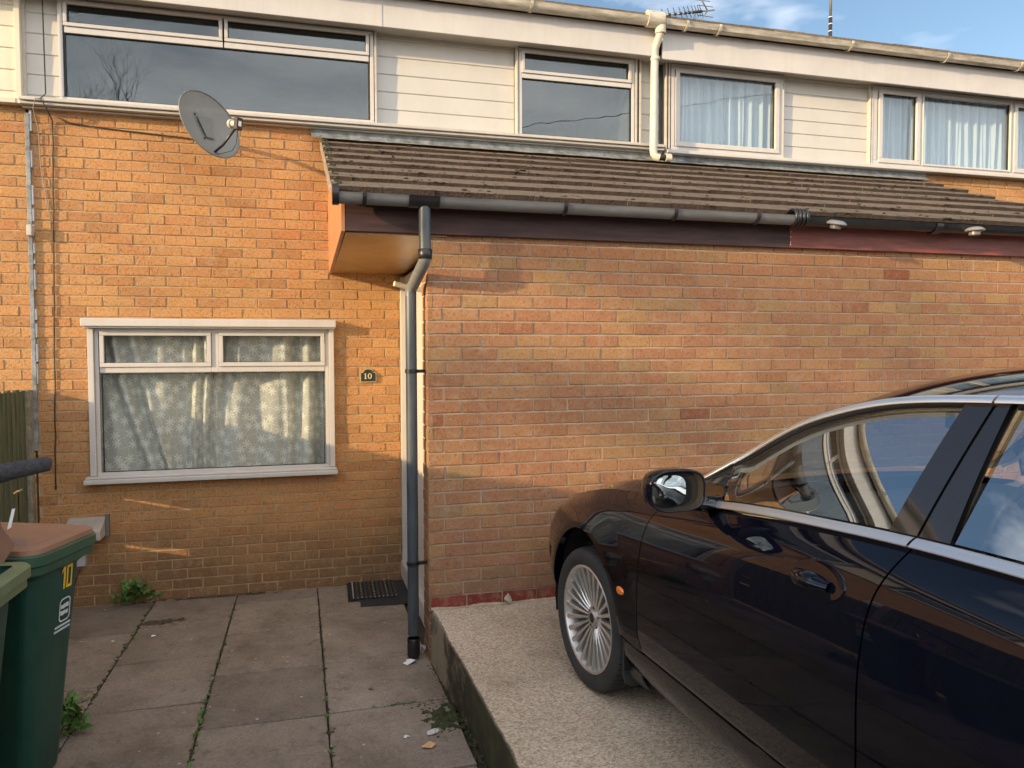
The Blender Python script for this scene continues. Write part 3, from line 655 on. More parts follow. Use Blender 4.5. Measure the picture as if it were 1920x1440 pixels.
fl = window(lb, -5.59, -3.71, .98, 2.14, -.01, [(-5.54, -3.76, 1.02, 2.1, .03)], 'glass_gf', fw=.04, label='ground floor window of left neighbour')
room(fl, -5.58, -3.72, .97, 2.145, .045, 2.5, 'room_dk')
MB().box(LX0, HX0-.03, -.215, -.19, 4.53, 4.77).build('fascia', 'upvc', lb, bevel=.004)
MB().box(LX0, HX0-.03, -.189, .02, 4.552, 4.562).build('soffit', 'upvc_dirty', lb)
half_gutter(LX0, HX0-.03, -.285, 4.815, .058, lb, 'gutter_wh')
main_roof(lb, LX0, HX0, 6)

# ================================================================== FRONT EXTENSION
ext = thing('garage_extension', 'single-storey mixed red and buff brick extension with brown tiled lean-to roof', 'extension', (.73, YE, 0))
EX0, EX1 = .733, 9.5
bk = bricks(EX0, EX1, ZJE-18*PZ, 2.66, ZJE, 1.508+.1125, YE, (), random.Random(14))
bk.mi = 1; bk.cur = .5; ws = wall_sheet(EX0+.004, EX1, -.1, 2.66, YE+.0065, YE+.203, ()); bk.add(ws.v, ws.f)
# return of the brick pier, facing the paving
b2 = bricks(YE+.0, YE+.205, gz(-1.9)-.02, 2.60, ZJE, YE+.205, EX0, (), random.Random(15), facing='x-')
o_ = len(bk.v); bk.mi = 0
bk.v += b2.v; bk.f += [tuple(i+o_ for i in f) for f in b2.f]; bk.a += b2.a; bk.m += [0]*len(b2.f)
bk.build('wall', ['brick_b', 'mortar_b'], ext, fixn=False)
rb = bricks(EX0, EX1, ZJE-19*PZ-.02, ZJE-18*PZ, ZJE, 1.508+.02, YE-.002, (), random.Random(16))
rb.build('plinth', 'brick_red', ext, fixn=False)
# ragged mortar fillet at the slab
mb = MB(); rows = []
for i in range(240):
    x = EX0+.01+i*.02; h = .008+.010*max(0, noise.noise(Vector((x*6, 0, 4)))+.35)+.006*noise.noise(Vector((x*40, 0, 4))); d = .02+.012*noise.noise(Vector((x*9, 3, 4)))
    rows.append([(x, YE-.001, .37+h), (x, YE-.010, .37+h*.9), (x, YE-d, .372)])
mb.grid(rows).build('mortar_fillet', 'mortar_b', ext, smooth=True)
# recessed side door in white upvc behind the pier
DX = .845
mb = MB(); mb.box(DX-.01, DX+.05, YE+.208, YE+.265, .17, 2.56); mb.box(DX-.03, DX+.05, -.055, -.004, .14, 2.56); mb.box(DX, DX+.05, YE+.266, -.056, 2.50, 2.56)
fr = mb.build('door', 'upvc', ext, bevel=.004); fr['label'] = 'white side door recessed behind the brick pier'
mb = MB(); mb.box(DX+.012, DX+.05, YE+.268, -.96, .18, 2.49); mb.build('side_panel', 'cladding', fr)
mb = MB(); mb.box(DX+.02, DX+.05, -.955, -.06, .18, 2.49); mb.build('door_leaf', 'upvc', fr, bevel=.004)
mb = MB(); mb.box(DX-.04, DX+.05, YE+.21, -.002, .02, .165); mb.build('threshold', 'upvc_dirty', ext, bevel=.01)
mb = MB(); mb.box(DX+.051, DX+.10, YE+.206, -.002, .0, 2.6); mb.build('inner_wall', 'room_dk', ext)
# cream timber strip beside the pier
# soffit, bargeboard, fascias
RX0, RX1 = .185, 6.10
ZW, ZF, YF = 3.652, 2.835, -2.06            # roof top at wall / eaves
sl = (ZW-ZF)/(0-YF)
MB().add([(.262, -.003, 2.588), (EX0+.12, -.003, 2.588), (EX0+.12, YE-.012, 2.622), (.262, YE-.012, 2.622)], [(0, 1, 2, 3)]).build('soffit', 'soffit', ext, solid=.01)
zb = lambda y: ZF-.045+sl*(y-YF)
mb = MB(); xa, xb_ = .236, .258
pl = [(-.002, 2.572), (YE-.040, 2.625), (YE-.040, zb(YE-.04)), (-.002, zb(-.002))]
mb.add([(xa, y, z) for y, z in pl]+[(xb_, y, z) for y, z in pl], [(0, 1, 2, 3), (7, 6, 5, 4), (0, 4, 5, 1), (1, 5, 6, 2), (2, 6, 7, 3), (3, 7, 4, 0)])
mb.build('bargeboard', 'barge', ext, bevel=.002)
MB().box(xb_+.001, 3.185, YE-.038, YE-.014, 2.628, 2.80).build('fascia', 'fascia_dk', ext, bevel=.003)
o = MB().box(3.187, EX1, YE-.040, YE-.014, 2.630, 2.80).build('fascia', 'fascia_red', ext, bevel=.003); o['label'] = 'red-brown fascia board to the right of the dark one'
mb = MB()
for z in (2.65, 2.665, 2.70, 2.735): mb.lathe([(0, -.002), (.004, 0)], (3.195, YE-.0405, z), 'y', 8)
mb.build('paint_flecks', 'white', ext)
# tiles
rg = random.Random(33); mb = MB(); nco = 7; Ls = math.hypot(YF, ZW-ZF); ux, uz = -YF/Ls, (ZW-ZF)/Ls; ca = Ls/nco
nx_, nz2 = -uz, ux      # roof normal in y,z
for c in range(nco):
    s0 = c*ca; x = RX0-.02-(.15 if c % 2 else 0)
    while x < RX1:
        a, b = max(x, RX0), min(x+.30, RX1)
        if b-a > .03:
            mb.cur = .35+.3*rg.random(); j = rg.uniform(-.003, .003)+.002; k_ = rg.uniform(-.002, .002); th = .030
            sA, sB = s0-.01+rg.uniform(-.004, .004), min(s0+ca+.02, Ls)
            def P(s_, h): return (YF+ux*s_+nx_*h, ZF+uz*s_+nz2*h)
            pts = []
            n_t = 5
            top = []; bot = []; back = []
            for t in range(n_t+1):
                xx = a+(b-.003-a)*t/n_t; dn = .006*noise.noise(Vector((xx*30, c*3, 1)))
                y1, z1 = P(sA+dn, .030+j+k_*t/n_t); y0, z0 = P(sA+dn, .002); y2, z2 = P(sB, .004+j*.3)
                top.append((xx, y1, z1)); bot.append((xx, y0, z0)); back.append((xx, y2, z2))
            lip = [(p[0], p[1]+ux*.006, p[2]+uz*.006+.002) for p in top]
            mb.mi = 1; mb.grid([bot, top]); mb.mi = 0; mb.grid([top, lip, back])
            mb.add([bot[0], top[0], back[0]], [(0, 1, 2)]); mb.add([bot[-1], top[-1], back[-1]], [(2, 1, 0)])
        x += .30
mb.cur = .2; mb.add([(RX0+.01, YF+.02, ZF-.0), (RX1, YF+.02, ZF), (RX1, 0, ZW), (RX0+.01, 0, ZW), (RX0+.01, YF+.02, ZF-.03), (RX1, YF+.02, ZF-.03), (RX1, 0, ZW-.03), (RX0+.01, 0, ZW-.03)], [(0, 1, 2, 3), (7, 6, 5, 4), (0, 4, 5, 1), (1, 5, 6, 2), (0, 3, 7, 4)])
mb.build('tiled_roof', ['tile', 'tile_edge'], ext, fixn=False)
# verge strip and mortar
mb = MB(); rows = []
for i in range(30):
    t = i/29; y = YF+.02-YF*t*.985; z = ZF+sl*(y-YF)
    n_ = .006*noise.noise(Vector((t*40, 1, 1)))
    rows.append([(RX0-.012+n_, y, z-.035), (RX0-.010+n_, y, z+.006), (RX0+.02, y, z+.014+n_)])
mb.grid(rows).build('verge', simple('verge_mortar', (.26, .20, .14), .9, var=.3, scale=30), ext, smooth=True)
mb = MB()
for i in range(90):
    t = rg.random(); y = YF+.02-YF*t*.97; z = ZF+sl*(y-YF)+.03; r_b = rg.uniform(.004, .013); x = RX0+rg.uniform(.012, .05)
    mb.lathe([(0, r_b*.7), (r_b*.7, r_b*.5), (r_b, 0)], (x, y, z), 'z', 6)
mb.build('verge_moss', 'moss', ext, smooth=True)['kind'] = 'stuff'
# moss and grit clumps on tiles
mb = MB()
for i in range(760):
    c = rg.randint(0, nco-1); s_ = c*ca-.012+rg.uniform(-.004, .02)+ (rg.random()**3)*.1; x = rg.uniform(RX0+.03, RX1-.1); y, z = YF+ux*s_+nx_*.028, ZF+uz*s_+nz2*.028; r_b = rg.uniform(.003, .009)+.012*rg.random()**4
    mb.cur = rg.random(); mb.lathe([(0, r_b*.55), (r_b*.8, r_b*.4), (r_b*1.3, -.002)], (x, y, z), 'z', 6)
mb.build('roof_moss', simple('dark_moss', (.05, .042, .022), .95, var=.5, scale=30), ext, smooth=True)['kind'] = 'stuff'
# lead flashing dressed along the wall
mb = MB(); rows = []
for i in range(240):
    x = .11+i*(6.05/239); k_ = noise.noise(Vector((x*5, 0, 7)))*.006+noise.noise(Vector((x*19, 0, 7)))*.004; l_ = .03*max(0, 1-(x-.11)/.1)
    rows.append([(x, -.020, 3.735), (x, -.024-k_, 3.715), (x, -.028+k_, ZW+.045-l_*.2), (x, -.045-k_, ZW+.022+k_), (x, -.085+k_*1.6, ZW+.004+k_), (x, -.092+k_*2, ZW-.0)])
mb.grid(rows).build('flashing', 'lead', ext, smooth=True)
# gutters
gy, gz_ = -2.118, 2.806
g = half_gutter(.215, 3.13, gy, gz_, .052, ext, 'gutter_gr'); g['label'] = 'faded grey gutter run'
MB().lathe([(0, 0), (.058, 0), (.058, .035), (.0, .035)], (.182, gy, gz_-.002), 'x', 24).build('end_cap', 'black_pl', g, smooth=True, autos=40)
for x in (.355, 1.53, 2.25, 2.83): bracket(x, gy, gz_, .052, g, 'black_pl')
half_gutter(.60, .775, gy, gz_+.002, .060, g, 'black_pl', 'outlet_union')
g2 = half_gutter(3.13, EX1, gy+.005, gz_-.004, .049, ext, 'black_pl'); g2['label'] = 'black gutter run at the right'
mb = MB()
for i in range(4): mb.lathe([(.050, 0), (.060, .002), (.060, .016), (.050, .018)], (3.10+i*.028, gy, gz_-.002), 'x', 20)
mb.build('joint_seal', 'black_pl', g2, smooth=True)
for x in (4.25, 5.6): bracket(x, gy+.005, gz_-.004, .052, g2, 'black_pl', w_=.05)
# rain pipe at the pier corner
dp2 = thing('rainwater_pipe', 'faded grey-black rainwater pipe with an offset bend beside the brick pier', 'drainpipe', (.65, -1.88, .06))
PXo, PYo = .648, -1.86
MB().tube([(.695, gy, 2.77), (.695, gy, 2.62), (.696, gy, 2.50)], .034, 20).build('upper_pipe', 'pipe_gr', dp2, smooth=True, autos=60)
MB().tube([(.696, gy, 2.50), (.696, gy, 2.47), (.690, gy+.02, 2.44), (.674, gy+.13, 2.385), (.664, gy+.20, 2.35), (PXo, PYo, 2.31), (PXo, PYo, 2.27)], [.034, .035, .035, .035, .035, .035, .034], 20).build('offset_bend', 'gutter_gr', dp2, smooth=True, autos=60)
MB().lathe([(.036, 0), (.040, .003), (.040, .055), (.036, .058)], (.696, gy, 2.462), 'z', 20).build('collar', 'black_pl', dp2, smooth=True)
MB().tube([(PXo, PYo, 2.30), (PXo, PYo, 1.3), (PXo+.0, PYo, .20)], .034, 20).build('lower_pipe', 'pipe_gr', dp2, smooth=True, autos=60)
MB().lathe([(.036, .13), (.039, .125), (.039, .03), (.034, .01), (.02, .0)], (PXo, PYo, gz(PYo)+.005), 'z', 20).build('shoe', 'black_pl', dp2, smooth=True, autos=40)
for z in (1.805, .63):
    mb = MB().lathe([(.035, 0), (.039, .002), (.039, .022), (.035, .024)], (PXo, PYo, z), 'z', 20); mb.box(PXo+.03, EX0+.004, PYo-.010, PYo+.010, z+.002, z+.022); mb.build('clip', 'black_pl', dp2, smooth=True, autos=40)
# solar lights on the gutter
for i, (x, tilt, lab) in enumerate(((3.405, .25, 'round white solar gutter light, the left one near the gutter joint'), (4.535, 0.0, 'round white solar gutter light, the right one over the red-brown fascia'))):
    t = thing('solar_light', lab, 'light', (x, gy-.055, 2.765), group='solar lights on the gutter', world=False)
    t.rotation_euler = (tilt, tilt*.3, 0)
    MB().lathe([(0, .022), (.045, .022), (.062, .010), (.066, .002), (.060, -.004), (.0, -.004)], (0, 0, 0), 'z', 28).build('hood', simple('lamp_grey', (.20, .20, .205), .5), t, smooth=True, autos=40)
    MB().lathe([(0, .026), (.035, .025), (.040, .0225)], (0, 0, 0), 'z', 28).build('solar_cell', simple('solar_cell', (.16, .19, .24), .3), t, smooth=True)
    MB().lathe([(.036, -.004), (.036, -.028), (.031, -.032), (0, -.032)], (0, 0, 0), 'z', 24).build('lens', simple('frosted_lens', (.14, .14, .135), .3), t, smooth=True, autos=40)

# ================================================================== SATELLITE DISH
ds = thing('satellite_dish', 'oval grey mesh satellite dish on a wall bracket', 'satellite dish', (-.50, 0, 3.45))
mD, Nd, Ld, Bd = newmat('perforated_dish'); outd = Nd['Material Output']; Bd.inputs['Base Color'].default_value = (.20, .215, .205, 1); Bd.inputs['Roughness'].default_value = .5
trd = Nd.new('ShaderNodeBsdfTransparent'); mid = Nd.new('ShaderNodeMixShader'); tcd = Nd.new('ShaderNodeTexCoord')
vd = Nd.new('ShaderNodeTexVoronoi'); vd.inputs['Scale'].default_value = 230; vd.inputs['Randomness'].default_value = 0; Ld.new(tcd.outputs['Object'], vd.inputs['Vector'])
thd = Nd.new('ShaderNodeMath'); thd.operation = 'GREATER_THAN'; thd.inputs[1].default_value = .20; Ld.new(vd.outputs['Distance'], thd.inputs[0])
Ld.new(thd.outputs[0], mid.inputs[0]); Ld.new(trd.outputs[0], mid.inputs[1]); Ld.new(Bd.outputs[0], mid.inputs[2]); Ld.new(mid.outputs[0], outd.inputs['Surface'])
cD = Vector((-.615, -.40, 3.61)); nD = Vector((.42, -.72, .38)).normalized()   # boresight: the way the bowl faces
nD = Vector((.62, -.72, .18)).normalized()
aD = Vector((-.62, -.30, .62)); aD = (aD-nD*aD.dot(nD)).normalized(); bD = nD.cross(aD).normalized()   # long axis / short axis
RA, RB = .262, .215
mb = MB(); rows = []
for i in range(13):
    rr = i/12; row = []
    for j in range(57):
        a = 2*PI*j/56; d = -.055*(1-rr*rr)
        row.append(tuple(cD+aD*(RA*rr*math.cos(a))+bD*(RB*rr*math.sin(a))+nD*d))
    rows.append(row)
mb.grid(rows); mb.build('reflector', mD, ds, smooth=True, fixn=False)
MB().tube([tuple(cD+aD*(RA*math.cos(a*PI/28))+bD*(RB*math.sin(a*PI/28))) for a in range(57)], .0055, 8).build('rim', 'dish', ds, smooth=True)
low = cD-aD*RA*.62+bD*RB*.1+nD*(-.03)
lowz = cD+Vector((.03, 0, -.20))-nD*.0
foc = cD+nD*.30+Vector((.0, 0, -.10))
bk_ = cD-nD*.065
MB().tube([tuple(lowz-nD*.02), tuple(lowz+nD*.10+Vector((0, 0, .02))), tuple(foc+Vector((0, 0, -.03)))], .009, 8).build('feed_arm', 'black_pl', ds, smooth=True)
fd = (cD-foc).normalized()
mb = MB().tube([tuple(foc-fd*.01), tuple(foc+fd*.03), tuple(foc+fd*.035), tuple(foc+fd*.055)], [.022, .022, .033, .033], 18); lnb = mb.build('feed_horn', 'lnb', ds, smooth=True, autos=40)
mb = MB(); mb.box(-.024, .024, -.042, .042, -.018, .018); o = mb.build('lnb_body', 'gasket', ds, bevel=.004, off=(0, 0, 0)); o.location = foc-fd*.03-Vector(ds.location); o.rotation_euler = (fd.to_track_quat('Z', 'Y')).to_euler()
mb = MB(); mb.box(-.012, .012, -.018, .018, -.0205, -.0185); o2 = mb.build('lnb_label', 'white', ds, off=(0, 0, 0)); o2.location = o.location; o2.rotation_euler = o.rotation_euler
# mounting plate on the bowl (seen through), pole and wall foot
mb = MB(); mb.prism([(-.08, .06), (.05, .07), (.02, -.02), (.05, -.09), (-.02, -.09)], -.012, -.008); o = mb.build('mount_plate', 'dish', ds, off=(0, 0, 0)); o.location = cD-nD*.040-Vector(ds.location); o.rotation_euler = ((-nD).to_track_quat('Y', 'Z')).to_euler()
mb = MB()
for dx, dz in ((-.09, .07), (.035, .055), (-.035, -.10)): mb.lathe([(0, -.006), (.008, -.004), (.008, 0)], (dx, 0, dz), 'y', 8)
o = mb.build('bolt_set', 'gasket', ds, off=(0, 0, 0)); o.location = cD-nD*.036-Vector(ds.location); o.rotation_euler = ((-nD).to_track_quat('Y', 'Z')).to_euler()
MB().tube([tuple(bk_), tuple(bk_-nD*.05), (-.57, -.17, 3.60), (-.56, -.02, 3.58)], .016, 10).build('wall_arm', 'steel', ds, smooth=True)
MB().box(-.60, -.52, -.014, -.002, 3.50, 3.66).build('wall_plate', 'steel', ds, bevel=.003)
pts = [tuple(foc-fd*.03+Vector((0, 0, -.02))), tuple(foc+Vector((.0, .02, -.14))), tuple(foc+Vector((-.03, .05, -.18))), tuple(lowz+nD*.05+Vector((0, 0, -.03))), tuple(lowz)]
MB().tube(pts, .003, 6).build('coax', 'cable', ds, smooth=True)

# ================================================================== SMALL WALL THINGS
def text_mesh(body, size, depth, font_scale_x=1, bold=0):
    cu = bpy.data.curves.new('txt', 'FONT'); cu.body = body; cu.size = size; cu.extrude = depth; cu.align_x = 'CENTER'; cu.align_y = 'CENTER'; cu.offset = bold
    ob = bpy.data.objects.new('txt', cu); C.objects.link(ob); dg = bpy.context.evaluated_depsgraph_get(); me = bpy.data.meshes.new_from_object(ob.evaluated_get(dg)); bpy.data.objects.remove(ob); bpy.data.curves.remove(cu)
    for v in me.vertices: v.co.x *= font_scale_x
    return me
def put_text(name, me, mat, parent, loc, rot):
    me.materials.clear(); me.materials.append(MT[mat]); ob = bpy.data.objects.new(name, me); C.objects.link(ob); ob.parent = parent; ob.location = loc; ob.rotation_euler = rot; return ob
pq = thing('house_number_plaque', 'small black arched plaque with gold border and number 10 on the brick wall', 'house number', (.545, 0, 1.745))
def arch(w_, h, y0, y1, cx=.545, cz=1.738):
    pts = [(cx-w_/2, cz-h/2), (cx+w_/2, cz-h/2), (cx+w_/2, cz+h*.22)]
    for t in range(9): 
        a = PI*t/8; pts.append((cx+math.cos(a)*w_*.33, cz+h*.22+math.sin(a)*h*.30+.004))
    pts.append((cx-w_/2, cz+h*.22)); return MB().prism(pts, y0, y1)
arch(.136, .112, -.014, -.001).build('border', simple('aged_brass', (.42, .36, .22), .4, var=.15), pq, bevel=.0015)
arch(.118, .094, -.018, -.0145).build('plate', simple('black_slate', (.02, .02, .015), .5), pq)
MT['gold'] = simple('gold_paint', (.66, .60, .36), .45)
def serif10():
    mb = MB()
    mb.box(-.0265, -.0185, 0, .0025, -.020, .022); mb.box(-.0335, -.0115, 0, .0025, -.0235, -.0203); mb.box(-.0335, -.0268, 0, .0025, .0155, .020)
    n = 28; out = []; 
    for (rx, rz) in ((.0165, .0235), (.0085, .0185)):
        out.append([(.0125+rx*math.cos(2*PI*k/n), rz*math.sin(2*PI*k/n)) for k in range(n)])
    vs = [(x, 0, z) for x, z in out[0]]+[(x, 0, z) for x, z in out[1]]
    mb.add(vs, [(i, (i+1) % n, (i+1) % n+n, i+n) for i in range(n)])
    return mb
o = serif10().build('numerals', 'gold', pq, off=(0, 0, 0), fixn=False); o.location = (0, -.021, -.010)

mt = thing('meter_box', 'grey meter box fixed low on the brick wall, cream strip standing in for sun on its sloping top', 'meter box', (-1.5, 0, .53))
mb = MB(); mb.add([(-1.72, -.20, .53), (-1.46, -.20, .53), (-1.46, -.001, .53), (-1.72, -.001, .53), (-1.72, -.20, .60), (-1.46, -.20, .60), (-1.46, -.001, .675), (-1.72, -.001, .675)],
                   [(0, 3, 2, 1), (4, 5, 6, 7), (0, 1, 5, 4), (1, 2, 6, 5), (2, 3, 7, 6), (3, 0, 4, 7)])
mb.build('case', simple('meter_grey', (.42, .40, .37), .5), mt, bevel=.006)
MB().box(-1.458, -1.435, -.04, -.001, .52, .69).build('side_flange', simple('meter_dark', (.14, .135, .13), .6), mt, bevel=.003)
MB().box(-1.71, -1.47, -.19, -.17, .605, .612).build('lid', 'cream', mt)  # cream strip stands in for sunlight on the sloping top
t = thing('junction_box', 'small pale grey junction box with a cable tail below the meter box', 'junction box', (-1.65, 0, .31))
MB().box(-1.73, -1.598, -.075, -.001, .312, .50).build('case', simple('box_grey', (.40, .43, .46), .45), t, bevel=.006)
MB().tube([(-1.68, -.03, .312), (-1.675, -.04, .28), (-1.64, -.035, .275), (-1.66, -.02, .25), (-1.70, -.012, .12), (-1.71, -.01, .02)], .004, 6).build('cable_tail', 'cable', t, smooth=True)
t = thing('wall_fitting', 'short cream tubular fitting under the porch soffit by the door', 'light fitting', (.70, -.9, 2.4))
MB().tube([(.845, -1.15, 2.36), (.70, -1.20, 2.385), (.625, -1.22, 2.40)], .018, 14).build('tube', 'cream', t, smooth=True, autos=40)
MB().lathe([(0, 0), (.035, 0), (.035, .02), (0, .02)], (.825, -1.15, 2.36), 'x', 16).build('base', 'white', t, smooth=True, autos=40)
t = thing('wall_bracket', 'small white bracket on the strip between the two houses', 'bracket', (-1.915, 0, 2.85))
MB().box(-1.93, -1.895, -.07, -.005, 2.80, 2.88).build('body', 'upvc_dirty', t, bevel=.006)

# ================================================================== MATS, LITTER, WEEDS
ft = thing('doormat', 'thin flat charcoal doormat partly under the ringed rubber mat', 'doormat', (.62, -.4, 0), world=False, rz=R(-3))
zz = gz(-.45)+.004
MB().box(-.19, .22, -.29, .33, zz, zz+.008).build('pile', simple('mat_charcoal', (.028, .028, .03), .95, var=.3, scale=60, bump=.8, bscale=200), ft, bevel=.003)
rm = thing('doormat', 'black ring rubber doormat with rows of coloured dots', 'doormat', (.53, -.30, 0), world=False, rz=R(-2))
mb = MB(); keys = ['black_pl', 'd_w', 'd_r', 'd_y', 'd_g']
MT['d_w'] = simple('dot_white', (.55, .53, .45), .6); MT['d_r'] = simple('dot_red', (.30, .08, .08), .6); MT['d_y'] = simple('dot_yellow', (.50, .48, .14), .6); MT['d_g'] = simple('dot_green', (.07, .20, .14), .6)
zz2 = gz(-.3)+.014
for i in range(11):
    for j in range(14):
        mb.mi = 0
        x, y = -.165+i*.033, .22-j*.033; mb.tube([(x+.0125*math.cos(2*PI*k/10), y+.0125*math.sin(2*PI*k/10), zz2+.006+.0003*j) for k in range(11)], .0045, 5, cap=False)
        dk = 'd_w' if i in (0,) or j == 13 else ('d_r' if i % 3 == 1 else ('d_y' if i % 3 == 2 else 'd_g'))
        mb.mi = keys.index(dk) if (i+j) % 2 == 0 or dk == 'd_w' else 0; mb.lathe([(0, .0065), (.0035, .005), (.005, .0)], (x+.0165, y+.0165, zz2+.008), 'z', 7)
mb.mi = 0; mb.box(-.19, .19, -.235, .25, zz2-.006, zz2-.004)
mb.build('rings', keys, rm, smooth=True)
def litter(name, label, cat, x, y, col, r, seed, h=.006, zb_=None):
    rg = random.Random(seed); z = (gz(y) if zb_ is None else zb_)+.006; pts = []
    n = 9
    for k in range(n):
        a = 2*PI*k/n; rr = r*rg.uniform(.55, 1.25); pts.append((x+rr*math.cos(a)*1.3, y+rr*math.sin(a)*.8, z+rg.uniform(0, h)))
    mb = MB().add([(x, y, z+h*1.3)]+pts, [(0, k+1, (k+1) % n+1) for k in range(n)])
    o = mb.build(name, simple(name+'_m'+str(seed), col, .7), None, solid=.0015); tag(o, label, cat); return o
litter('paper_scrap', 'scrap of white paper at the foot of the rainwater pipe', 'litter', .62, -1.93, (.75, .75, .76), .035, 1, .02)
litter('crumpled_wrapper', 'crumpled silvery wrapper between pipe foot and brick pier', 'litter', .70, -1.80, (.5, .48, .5), .022, 2, .05)
litter('dead_leaf', 'pale orange dead leaf on the moss by the slab edge', 'leaf', .56, -3.0, (.55, .33, .16), .028, 3, .02)
litter('litter_scrap', 'small white scrap on the moss patch near the slab', 'litter', .47, -2.88, (.7, .7, .72), .012, 4, .01)
litter('litter_scrap', 'grey-white scrap close to the slab edge beyond the moss', 'litter', .60, -2.88, (.5, .5, .5), .022, 5, .02)
litter('litter_scrap', 'tiny white scrap on the joint near the bin', 'litter', -.98, -.95, (.8, .8, .78), .013, 6, .01)
litter('dead_leaf', 'cream dead leaf on the paving right of the bin', 'leaf', -1.22, -.98, (.6, .52, .36), .013, 7, .01)
litter('dead_leaf', 'curled brown leaf in the middle of the right-hand paving', 'leaf', .36, -2.25, (.18, .14, .09), .018, 8, .01)
litter('dead_leaf', 'dry twiggy leaf against the red plinth bricks', 'leaf', 1.22, YE-.03, (.42, .36, .28), .022, 9, .05, zb_=.372)
# pale specks and grit on paving as one scatter
mb = MB(); rg = random.Random(21)
for i in range(380):
    x, y = rg.uniform(-1.6, .72), -rg.random()**.6*5.0; r_b = .002+.008*rg.random()**3; mb.cur = rg.random()
    mb.lathe([(0, .0012), (r_b, 0)], (x, y, gz(y)+.002), 'z', 5)
stuff(mb.build('grit', simple('pale_grit', (.42, .38, .33), .8)), 'pale grit and specks scattered over the paving', 'grit')
mb = MB(); rg = random.Random(22)
def ground_patch(name, cx, cy, rx, ry, matn, label, cat, xmax=9, seed=2, h0=.020, ymax=9):
    mb2 = MB(); n_ = 70; hts = {}
    for i in range(n_+1):
        for j in range(n_+1):
            x = cx-rx*1.5+3*rx*i/n_; y = cy-ry*1.5+3*ry*j/n_; dd = math.hypot((x-cx)/rx, (y-cy)/ry)
            h = .55*noise.fractal(Vector((x*16, y*16, seed)), .6, 2.1, 5)+.62-dd; hts[i, j] = (x, y, gz(y)+.002+h0*max(0, h)**.6*(.7+.5*noise.noise(Vector((x*120, y*120, 0)))), h)
    for i in range(n_):
        for j in range(n_):
            q = [hts[i, j], hts[i+1, j], hts[i+1, j+1], hts[i, j+1]]
            if min(k[3] for k in q) > 0 and max(k[0] for k in q) < xmax and max(k[1] for k in q) < ymax: mb2.add([k[:3] for k in q], [(0, 1, 2, 3)])
    stuff(mb2.build(name, matn, smooth=False), label, cat)
MT['loose_soil'] = simple('loose_soil', (.075, .058, .038), .95, var=.5, scale=30)
MT['rubble'] = simple('rubble', (.20, .165, .12), .95, var=.4, scale=25, col2=(.07, .055, .04))
ground_patch('moss_patch', .70, -2.70, .16, .27, 'moss', 'dark green moss patch on the paving against the slab side', 'moss', .765)
ground_patch('soil_patch', -.98, -.62, .26, .10, 'loose_soil', 'thin scatter of dark soil on the paving under the window', 'soil', seed=5, h0=.004)
ground_patch('soil_patch', -.65, -.05, .75, .05, 'loose_soil', 'strip of soil and debris along the foot of the house wall', 'soil', seed=6, h0=.012, ymax=-.002)
ground_patch('soil_patch', -1.02, -3.05, .22, .2, 'loose_soil', 'dark soil and dead moss at the bottom left corner by the bins', 'soil', seed=8, h0=.012)
ground_patch('rubble_patch', -1.22, -1.92, .16, .20, 'rubble', 'broken mortar and rubble at the chipped slab corner beside the bin', 'rubble', seed=9, h0=.015)
def clump(x, y, z, r): mb.cur = rg.random(); mb.lathe([(0, r*.5), (r*.6, r*.38), (r, 0), (r*1.1, -.004)], (x, y, z), 'z', 6)
for i in range(650):   # debris in the joints and the moss patch by the slab
    k = rg.random()
    if k < .12: x, y = .69+rg.gauss(0, .035)-.05*rg.random(), -2.70+rg.gauss(0, .13); x = min(x, .755)
    elif k < .16: x, y = .64+rg.gauss(0, .05), -2.50-abs(rg.gauss(0, .05))
    elif k < .55: y = -rg.uniform(1.95, 4); x = .745+.035*min(1, -y-1.9)-abs(rg.gauss(0, .018))
    elif k < .68: x, y = -.8+rg.uniform(-.5, .2), -rg.uniform(.02, .06)
    else: x, y = rg.choice((-1.12, -.512, .112))+rg.gauss(0, .008), -rg.uniform(.3, 3)
    clump(x, y, gz(y)+.0, rg.uniform(.003, .012))
stuff(mb.build('moss', 'moss', smooth=True), 'dark moss and debris in the paving joints and against the slab', 'moss')
